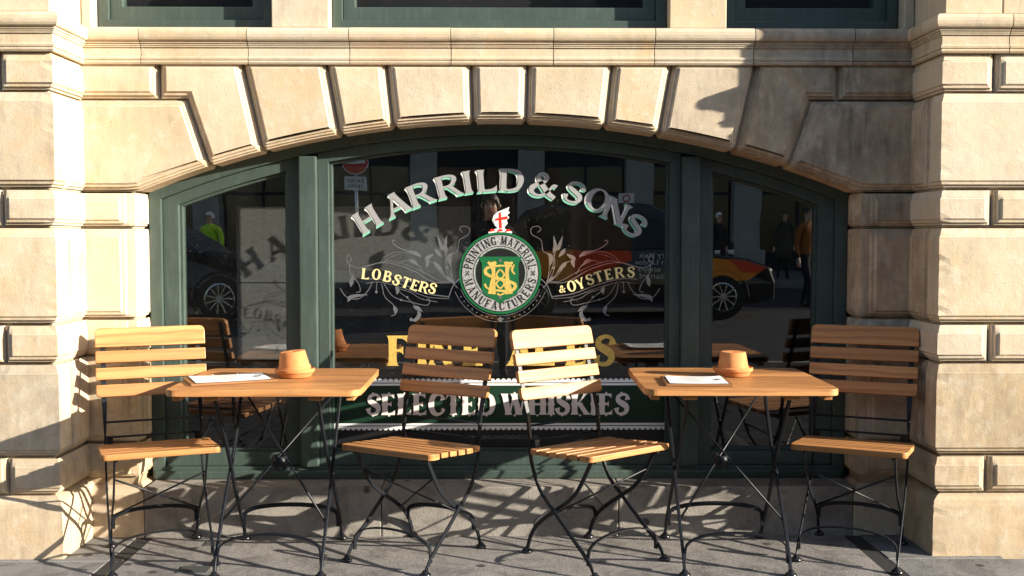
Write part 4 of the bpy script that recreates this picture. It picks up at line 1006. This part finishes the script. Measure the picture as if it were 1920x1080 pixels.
# ---- cars
M['car_black'], _, _ = base_mat('black_car_paint', 0.12, color=(0.006, 0.007, 0.009)); M['car_black'].node_tree.nodes['Principled BSDF'].inputs['Coat Weight'].default_value = 0.6
M['car_blue'], _, _ = base_mat('dark_blue_car_paint', 0.12, color=(0.010, 0.013, 0.022))
M['livery_orange'], _, _ = base_mat('orange_livery', 0.3, color=(0.78, 0.25, 0.012))
M['livery_red'], _, _ = base_mat('red_livery', 0.3, color=(0.72, 0.055, 0.008))
M['tyre'], _, _ = base_mat('tyre_rubber', 0.8, color=(0.012, 0.012, 0.012)); M['rim'], _, _ = base_mat('alloy_rim', 0.25, 1.0, (0.55, 0.56, 0.58))
def car(name, label, prof, glass, length, wb, rw, paint, loc, rz, wheels_x, halfw=0.88, spokes=10):
    """prof: side outline (x along the car, z); body lofted across its width with tumblehome"""
    root = empty(name, loc, rz); tag(root, label, 'car')
    P = prof; n = len(P); V = []; F = []
    ws = [(-1.0, 0.0), (-0.97, 0.03), (-0.85, 0.055), (0.85, 0.055), (0.97, 0.03), (1.0, 0.0)]
    for wf, grow in ws:
        for x, z in P:
            tum = 1.0 - max(0.0, z-0.95)*0.22
            V.append((x*(1-0.02*(1-grow/0.055)), wf*halfw*tum, z - (0.035*(1-grow/0.055) if z > 0.5 else 0)))
    for i in range(len(ws)-1):
        for k in range(n): F.append((i*n+k, i*n+(k+1) % n, (i+1)*n+(k+1) % n, (i+1)*n+k))
    F += [tuple(range(n)), tuple((len(ws)-1)*n+k for k in range(n))]
    mesh('body', V, F, paint, root)
    for g in glass:
        for s in (1, -1):
            pts = [(x, s*(halfw*(1.0-max(0, z-0.95)*0.22)+0.006), z) for x, z in g]; q_ = [(x, y-s*0.02, z) for x, y, z in pts]; m_ = len(pts)
            mesh('side_window', pts+q_, [tuple(range(m_)), tuple(range(2*m_-1, m_-1, -1))]+[(i, (i+1) % m_, m_+(i+1) % m_, m_+i) for i in range(m_)], M['tinted'], root)
    for wx in wheels_x:
        for s in (1, -1):
            y = s*(halfw-0.10)
            wh = MB(); k = 28
            def ring_(r_, yy): return [(wx+r_*math.cos(2*math.pi*i/k), yy, rw+r_*math.sin(2*math.pi*i/k)) for i in range(k)]
            rs = [(rw*0.62, y-s*0.10), (rw*0.97, y-s*0.10), (rw, y-s*0.06), (rw, y+s*0.08), (rw*0.96, y+s*0.115), (rw*0.68, y+s*0.115), (rw*0.66, y+s*0.09)]
            V = []; F = []
            for r_, yy in rs: V += ring_(r_, yy)
            for i in range(len(rs)-1):
                for j in range(k): F.append((i*k+j, i*k+(j+1) % k, (i+1)*k+(j+1) % k, (i+1)*k+j))
            F.append(tuple((len(rs)-1)*k+j for j in range(k)))
            w_o = mesh('wheel', V, F, M['tyre'], root)
            rm = MB()
            for j in range(spokes):
                a = 2*math.pi*j/spokes
                rm.tube([(wx+rw*0.12*math.cos(a), y+s*0.11, rw+rw*0.12*math.sin(a)), (wx+rw*0.64*math.cos(a), y+s*0.112, rw+rw*0.64*math.sin(a))], 0.016, 4, 0.010, side=Vector((0, 1, 0)))
            rr_ = [(rw*0.66, y+s*0.118), (rw*0.60, y+s*0.122), (rw*0.59, y+s*0.10)]; V = []; F = []
            for r_, yy in rr_: V += ring_(r_, yy)
            for i in range(2):
                for j in range(k): F.append((i*k+j, i*k+(j+1) % k, (i+1)*k+(j+1) % k, (i+1)*k+j))
            rm.add(V, F); V = ring_(rw*0.14, y+s*0.125); rm.add(V, [tuple(range(k))])
            rm.build('rim', M['rim'], w_o)
            ar = MB(); V = []; F = []
            for r_, yy in ((rw*1.10, s*(halfw+0.004)), (rw*1.18, s*(halfw+0.012)), (rw*1.24, s*(halfw+0.003))): V += ring_(r_, yy)
            for i in range(2):
                for j in range(k//2+2): F.append((i*k+j, i*k+(j+1) % k, (i+1)*k+(j+1) % k, (i+1)*k+j))
            mesh('wheel_arch', V, F, paint, root)
    return root
TAXI = [(-2.25, 0.30), (-2.28, 0.55), (-2.24, 0.80), (-2.10, 0.98), (-1.95, 1.04), (-1.78, 1.42), (-1.55, 1.66), (-1.20, 1.75), (-0.4, 1.79), (0.35, 1.74), (0.62, 1.62), (1.02, 1.10), (1.25, 1.02), (1.85, 0.93), (2.16, 0.80), (2.25, 0.58), (2.24, 0.32), (1.9, 0.24), (-1.9, 0.24)]
taxi = car('taxi', 'black cab with orange and red side livery parked across the road, mirrored in the window', TAXI, [[(-1.66, 1.10), (-1.48, 1.52), (-1.20, 1.62), (-0.62, 1.65), (-0.62, 1.08)], [(-0.54, 1.08), (-0.54, 1.65), (0.22, 1.62), (0.46, 1.52), (0.80, 1.08)]], 4.5, 2.9, 0.34, M['car_black'], (1.95, -7.0, 0.105), 0, (-1.42, 1.42))
def livery(pts, mat, y=0.889, name='livery'):
    m_ = len(pts); V = [(x, y, z) for x, z in pts]+[(x, y-0.03, z) for x, z in pts]
    mesh(name, V, [tuple(range(m_)), tuple(range(2*m_-1, m_-1, -1))]+[(i, (i+1) % m_, m_+(i+1) % m_, m_+i) for i in range(m_)], mat, taxi)
livery([(-0.75, 1.05), (-1.9, 1.02), (-1.86, 0.72), (-1.1, 0.60), (-0.75, 0.55)], M['livery_orange'], 0.891)
livery([(-0.85, 1.055), (0.02, 1.055), (0.05, 0.90), (-0.5, 0.70), (-0.85, 0.66)], M['livery_red'], 0.893)
livery([(1.05, 0.96), (1.75, 0.90), (2.08, 0.78), (2.0, 0.72), (1.82, 0.60), (1.05, 0.56)], M['livery_orange'], 0.891)
livery([(1.5, 0.93), (1.75, 0.905), (2.1, 0.79), (1.95, 0.70), (1.7, 0.72)], M['livery_red'], 0.893)
text_mesh('livery_text', 'Every black\ncab in London\nnow accepts\nMastercard', 0.115, M['white_paint'], taxi, (0.42, 0.8935, 0.94), (R(90), 0, R(180)), 'CENTER', 0.95)
SAL = [(-2.3, 0.32), (-2.34, 0.6), (-2.28, 0.86), (-2.1, 0.98), (-1.6, 1.06), (-1.2, 1.36), (-0.85, 1.50), (-0.2, 1.55), (0.35, 1.50), (0.62, 1.38), (1.15, 1.03), (1.5, 0.98), (1.95, 0.88), (2.25, 0.74), (2.33, 0.52), (2.3, 0.32), (1.95, 0.22), (-1.95, 0.22)]
sal = car('saloon_car', 'dark blue car with multi-spoke wheels across the road, mirrored in the left light', SAL, [[(-1.15, 1.08), (-0.95, 1.36), (-0.2, 1.46), (-0.2, 1.06)], [(-0.12, 1.06), (-0.12, 1.46), (0.32, 1.42), (0.86, 1.06)]], 4.6, 2.8, 0.34, M['car_blue'], (-5.5, -6.6, 0.103), 0, (-1.40, 1.40), spokes=11)
for s in (1, -1):
    MB().tube([(2.18, s*0.62, 0.72), (2.05, s*0.80, 0.76)], [0.05, 0.07], 8).build('headlight', M['rim'], sal, smooth=True)
    MB().tube([(2.20, s*0.60, 0.72), (2.12, s*0.78, 0.74)], [0.05, 0.06], 8).build('headlight', M['rim'], taxi, smooth=True)

# ---- people
M['skin'], _, _ = base_mat('skin', 0.5, color=(0.60, 0.37, 0.27)); M['hair'], _, _ = base_mat('brown_hair', 0.5, color=(0.035, 0.02, 0.013))
M['dark_cloth'], _, _ = base_mat('black_wool', 0.95, color=(0.012, 0.013, 0.017)); M['navy'], _, _ = base_mat('navy_trousers', 0.9, color=(0.012, 0.015, 0.025))
M['hivis'], _, _ = base_mat('fluorescent_yellow', 0.7, color=(0.50, 0.85, 0.02)); M['olive'], _, _ = base_mat('olive_coat', 0.9, color=(0.05, 0.045, 0.03)); M['rust'], _, _ = base_mat('rust_jacket', 0.9, color=(0.30, 0.10, 0.015))
def person(label, loc, rz, top, legs, hairmat, pose='stand', head_tilt=0.0, helmet=None, coat=0.0, shift=0.0):
    root = empty('person', loc, rz); tag(root, label, 'person')
    J = {}; E_ = []; r_ = {}
    def j(n, p, a, b=None): J[n] = p; r_[n] = (a, b or a)
    j('pel', (0, 0, 0.95), .155, .115); j('waist', (0, 0, 1.10), .135, .10); j('chest', (0, -0.01, 1.30), .165, .115); j('shc', (0, 0, 1.42), .10, .085); j('neck', (0, -0.01, 1.50), .055); 
    hd = Vector((0, -0.03-0.05*head_tilt, 1.56)); j('jaw', (0, -0.035-0.055*head_tilt, 1.565-0.012*head_tilt), .060, .070); j('head', (0, -0.02-0.045*head_tilt, 1.645), .076, .094); j('crown', (0, 0.0-0.03*head_tilt, 1.70), .060, .075)
    E_ += [('pel', 'waist'), ('waist', 'chest'), ('chest', 'shc'), ('shc', 'neck'), ('neck', 'jaw'), ('jaw', 'head'), ('head', 'crown')]
    for s, t in ((1, 'l'), (-1, 'r')):
        st = 0.05 if pose == 'stand' else (0.16*s)
        j('hip'+t, (0.09*s, 0, 0.88), .095); j('kn'+t, (0.10*s, -0.02-(st if pose == 'walk' else 0)*0.6, 0.50), .062); j('an'+t, (0.11*s, 0.03-(st*1.1 if pose == 'walk' else 0), 0.10), .042); j('heel'+t, (0.11*s, 0.05-(st*1.1 if pose == 'walk' else 0), 0.045), .040); j('toe'+t, (0.13*s, -0.13-(st*1.1 if pose == 'walk' else 0), 0.035), .036)
        E_ += [('pel', 'hip'+t), ('hip'+t, 'kn'+t), ('kn'+t, 'an'+t), ('an'+t, 'heel'+t), ('heel'+t, 'toe'+t)]
        j('sh'+t, (0.185*s, 0, 1.40), .065)
        if pose == 'photo':
            j('el'+t, (0.25*s, -0.07, 1.14), .048); j('wr'+t, (0.085*s+shift, -0.19, 1.28), .032); j('ha'+t, (0.062*s+shift, -0.205, 1.315), .034, .024)
        else:
            j('el'+t, (0.24*s, 0.03, 1.12), .048); j('wr'+t, (0.25*s, -0.05, 0.87), .034); j('ha'+t, (0.25*s, -0.07, 0.79), .036, .022)
        E_ += [('shc', 'sh'+t), ('sh'+t, 'el'+t), ('el'+t, 'wr'+t), ('wr'+t, 'ha'+t)]
        for f in range(4):
            b0 = Vector(J['ha'+t]); 
            if pose == 'photo': p1 = b0+Vector((-0.018*s, -0.025, 0.028-0.019*f)); p2 = p1+Vector((-0.030*s, -0.012, 0))
            else: p1 = b0+Vector((0.004*s, -0.028+0.017*f, -0.045)); p2 = p1+Vector((-0.012*s, -0.004, -0.035))
            j(f'f{f}{t}', tuple(p1), .0095); j(f'g{f}{t}', tuple(p2), .0085); E_ += [('ha'+t, f'f{f}{t}'), (f'f{f}{t}', f'g{f}{t}')]
        b0 = Vector(J['ha'+t]); p1 = b0+Vector((-0.03*s, -0.012, 0.030 if pose == 'photo' else -0.02)); j('t0'+t, tuple(p1), .010); E_.append(('ha'+t, 't0'+t))
    names = list(J); me = bpy.data.meshes.new('body'); me.from_pydata([J[n] for n in names], [(names.index(a), names.index(b)) for a, b in E_], [])
    ob = bpy.data.objects.new('body', me); col.objects.link(ob)
    md = ob.modifiers.new('skin', 'SKIN'); sv = me.skin_vertices[0].data
    for i, n in enumerate(names): sv[i].radius = r_[n]; sv[i].use_root = (n == 'pel')
    md.use_smooth_shade = True; sb = ob.modifiers.new('sub', 'SUBSURF'); sb.levels = 2; sb.render_levels = 2
    bpy.context.view_layer.update()
    m2 = bpy.data.meshes.new_from_object(ob.evaluated_get(bpy.context.evaluated_depsgraph_get())); bpy.data.objects.remove(ob)
    m2.materials.clear(); m2.name = 'body'
    for m_ in (top, legs, M['skin'], M['tyre']): m2.materials.append(m_)
    m2.polygons.foreach_set('use_smooth', [True]*len(m2.polygons))
    hands = [Vector(J['hal']), Vector(J['har'])]
    for p in m2.polygons:
        c = p.center
        k = 0 if c.z > 0.93 else (1 if c.z > 0.09 else 3)
        if c.z > 1.50 or min((c-h).length for h in hands) < 0.075: k = 2
        p.material_index = k
    ob = bpy.data.objects.new('body', m2); col.objects.link(ob); ob.parent = root
    hc = Vector(J['head'])
    # face: nose, eyes, mouth, ears and hair
    nz = MB().tube([hc+Vector((0, -0.092, 0.012)), hc+Vector((0, -0.108, -0.022)), hc+Vector((0, -0.100, -0.030))], [0.008, 0.014, 0.010], 8); nz.build('nose', M['skin'], root, smooth=True)
    for s in (1, -1):
        e_ = MB().lathe([(0.0005, -0.011), (0.008, -0.008), (0.011, 0), (0.008, 0.008), (0.0005, 0.011)], 12, hc+Vector((0.031*s, -0.083, 0.012))); e_.build('eye', M['hair'], root, smooth=True)
        MB().tube([hc+Vector((0.016*s, -0.094, 0.030)), hc+Vector((0.046*s, -0.082, 0.030))], 0.005, 6).build('brow', M['hair'], root)
        MB().tube([hc+Vector((0.078*s, -0.01, 0.022)), hc+Vector((0.085*s, 0.0, 0.0)), hc+Vector((0.077*s, -0.008, -0.03))], [0.010, 0.016, 0.008], 8).build('ear', M['skin'], root, smooth=True)
    MB().tube([hc+Vector((-0.022, -0.090, -0.052)), hc+Vector((0, -0.097, -0.050)), hc+Vector((0.022, -0.090, -0.052))], 0.006, 6).build('mouth', M['livery_red'], root, smooth=True)
    V = []; F = []; a_, b_ = 18, 9
    for i in range(b_+1):
        th = math.pi*0.62*i/b_
        for k in range(a_):
            ph = 2*math.pi*k/a_; lim = 1.0 if math.sin(ph) > -0.35 else 0.62
            t2 = th*lim; rr_ = 1.07 + (0.0 if i < b_ else -0.05)
            V.append(hc+Vector((0.083*rr_*math.sin(t2)*math.cos(ph), 0.010+0.102*rr_*math.sin(t2)*math.sin(ph), 0.012+0.110*rr_*math.cos(t2))))
    for i in range(b_):
        for k in range(a_): F.append((i*a_+k, i*a_+(k+1) % a_, (i+1)*a_+(k+1) % a_, (i+1)*a_+k))
    mesh('helmet' if helmet else 'hair', V, F, helmet or hairmat, root, smooth=True)
    if coat:
        MB().lathe([(0.155, 0.0), (0.20, -coat*0.4), (0.215, -coat), (0.20, -coat)], 20, (0, 0, 1.0)).build('coat_skirt', top, root, smooth=True)
    return root
ph = person('woman in black looking down at the camera in her hands, mirrored in the glass', (-0.085, -0.26, 0), R(180), M['dark_cloth'], M['navy'], M['hair'], 'photo', 1.3, shift=-0.085)
cm = empty('photo_camera', (0, -0.06, 1.31)); tag(cm, 'small black camera held at chest height by the woman in black', 'camera')
MB().box(-0.065, 0.065, -0.035, 0.0, -0.04, 0.04).build('camera_body', M['foot'], cm, bev=0.006)
o = MB().lathe([(0.03, 0), (0.03, 0.03), (0.026, 0.034), (0.01, 0.03)], 20).build('lens', M['foot'], cm, smooth=True); o.rotation_euler = (R(-90), 0, 0)
person('workman in a yellow-green jacket and white helmet, mirrored in the left light', (-5.93, -12.06, 0.127), R(200), M['hivis'], M['navy'], M['hair'], 'walk', helmet=M['white_paint'])
person('pedestrian in a long olive coat, mirrored in the right light', (7.4, -17.8, 0.258), R(190), M['olive'], M['dark_cloth'], M['hair'], 'stand', coat=0.45)
person('pedestrian in black with a pale hat, mirrored in the right light', (5.85, -18.6, 0.26), R(160), M['dark_cloth'], M['dark_cloth'], M['hair'], 'walk', helmet=M['white_paint'])
person('pedestrian in a rust orange jacket at the edge of the right light, mirrored', (5.35, -8.6, 0.113), R(150), M['rust'], M['dark_cloth'], M['hair'], 'walk')
# ---- street signs
ns = empty('no_entry_sign', (-3.32, -14.9, 0.13)); tag(ns, 'red no-entry disc on a grey pole over an Except cycles plate, mirrored in the glass', 'road sign')
MB().tube([(0, -0.05, 0), (0, -0.05, 3.65)], 0.04, 12).build('pole', M['rim'], ns, smooth=True)
def disc_y(r_, y, n=36): return [(r_*math.cos(2*math.pi*i/n), r_*math.sin(2*math.pi*i/n)+2.96) for i in range(n)], y
P, y = disc_y(0.30, 0); MB().prism(P, 0.0, 0.02).build('white_rim', M['white_paint'], ns)
P, y = disc_y(0.28, 0); MB().prism(P, 0.021, 0.024).build('red_disc', M['sign_red'], ns)
MB().box(-0.22, 0.22, 0.025, 0.028, 2.915, 3.005).build('bar', M['white_paint'], ns)
MB().box(-0.24, 0.24, 0.0, 0.02, 2.31, 2.61).build('plate', M['white_paint'], ns, bev=0.004)
text_mesh('plate_text', 'Except\ncycles', 0.135, M['black_paint'], ns, (0, 0.0235, 2.49), (R(90), 0, R(180)), 'CENTER', 0.85)
rs = empty('roundel_sign', (2.95, -14.9, 0.13)); tag(rs, 'small white sign with a red ring on a post, mirrored beside the lettering', 'road sign')
MB().tube([(0, -0.04, 0), (0, -0.04, 2.2)], 0.03, 10).build('pole', M['rim'], rs, smooth=True)
MB().box(-0.18, 0.18, -0.01, 0.01, 2.0, 2.25).build('plate', M['white_paint'], rs, bev=0.004)
mb = MB(); k = 28; V = []
for r_ in (0.095, 0.062): V += [(r_*math.cos(2*math.pi*i/k), 0.0125, 2.125+r_*math.sin(2*math.pi*i/k)) for i in range(k)]
mb.add(V, [(i, (i+1) % k, k+(i+1) % k, k+i) for i in range(k)]); mb.build('red_ring', M['sign_red'], rs)
for x in (6.55, 6.9):
    b_ = MB().lathe([(0.07, 0), (0.07, 0.9), (0.05, 0.98), (0.01, 1.0)], 14, (0, 0, 0)).build('bollard', M['far_dark'], smooth=True); b_.location = (x-1.2, -16.2, 0.25)
    tag(b_, 'dark bollard with a pale band on the far kerb, ' + ('left' if x < 6.7 else 'right') + ' of the pair mirrored', 'bollard', 'far bollards')
    MB().lathe([(0.0715, 0.72), (0.0715, 0.82)], 14).build('band', M['white_paint'], b_, smooth=True)
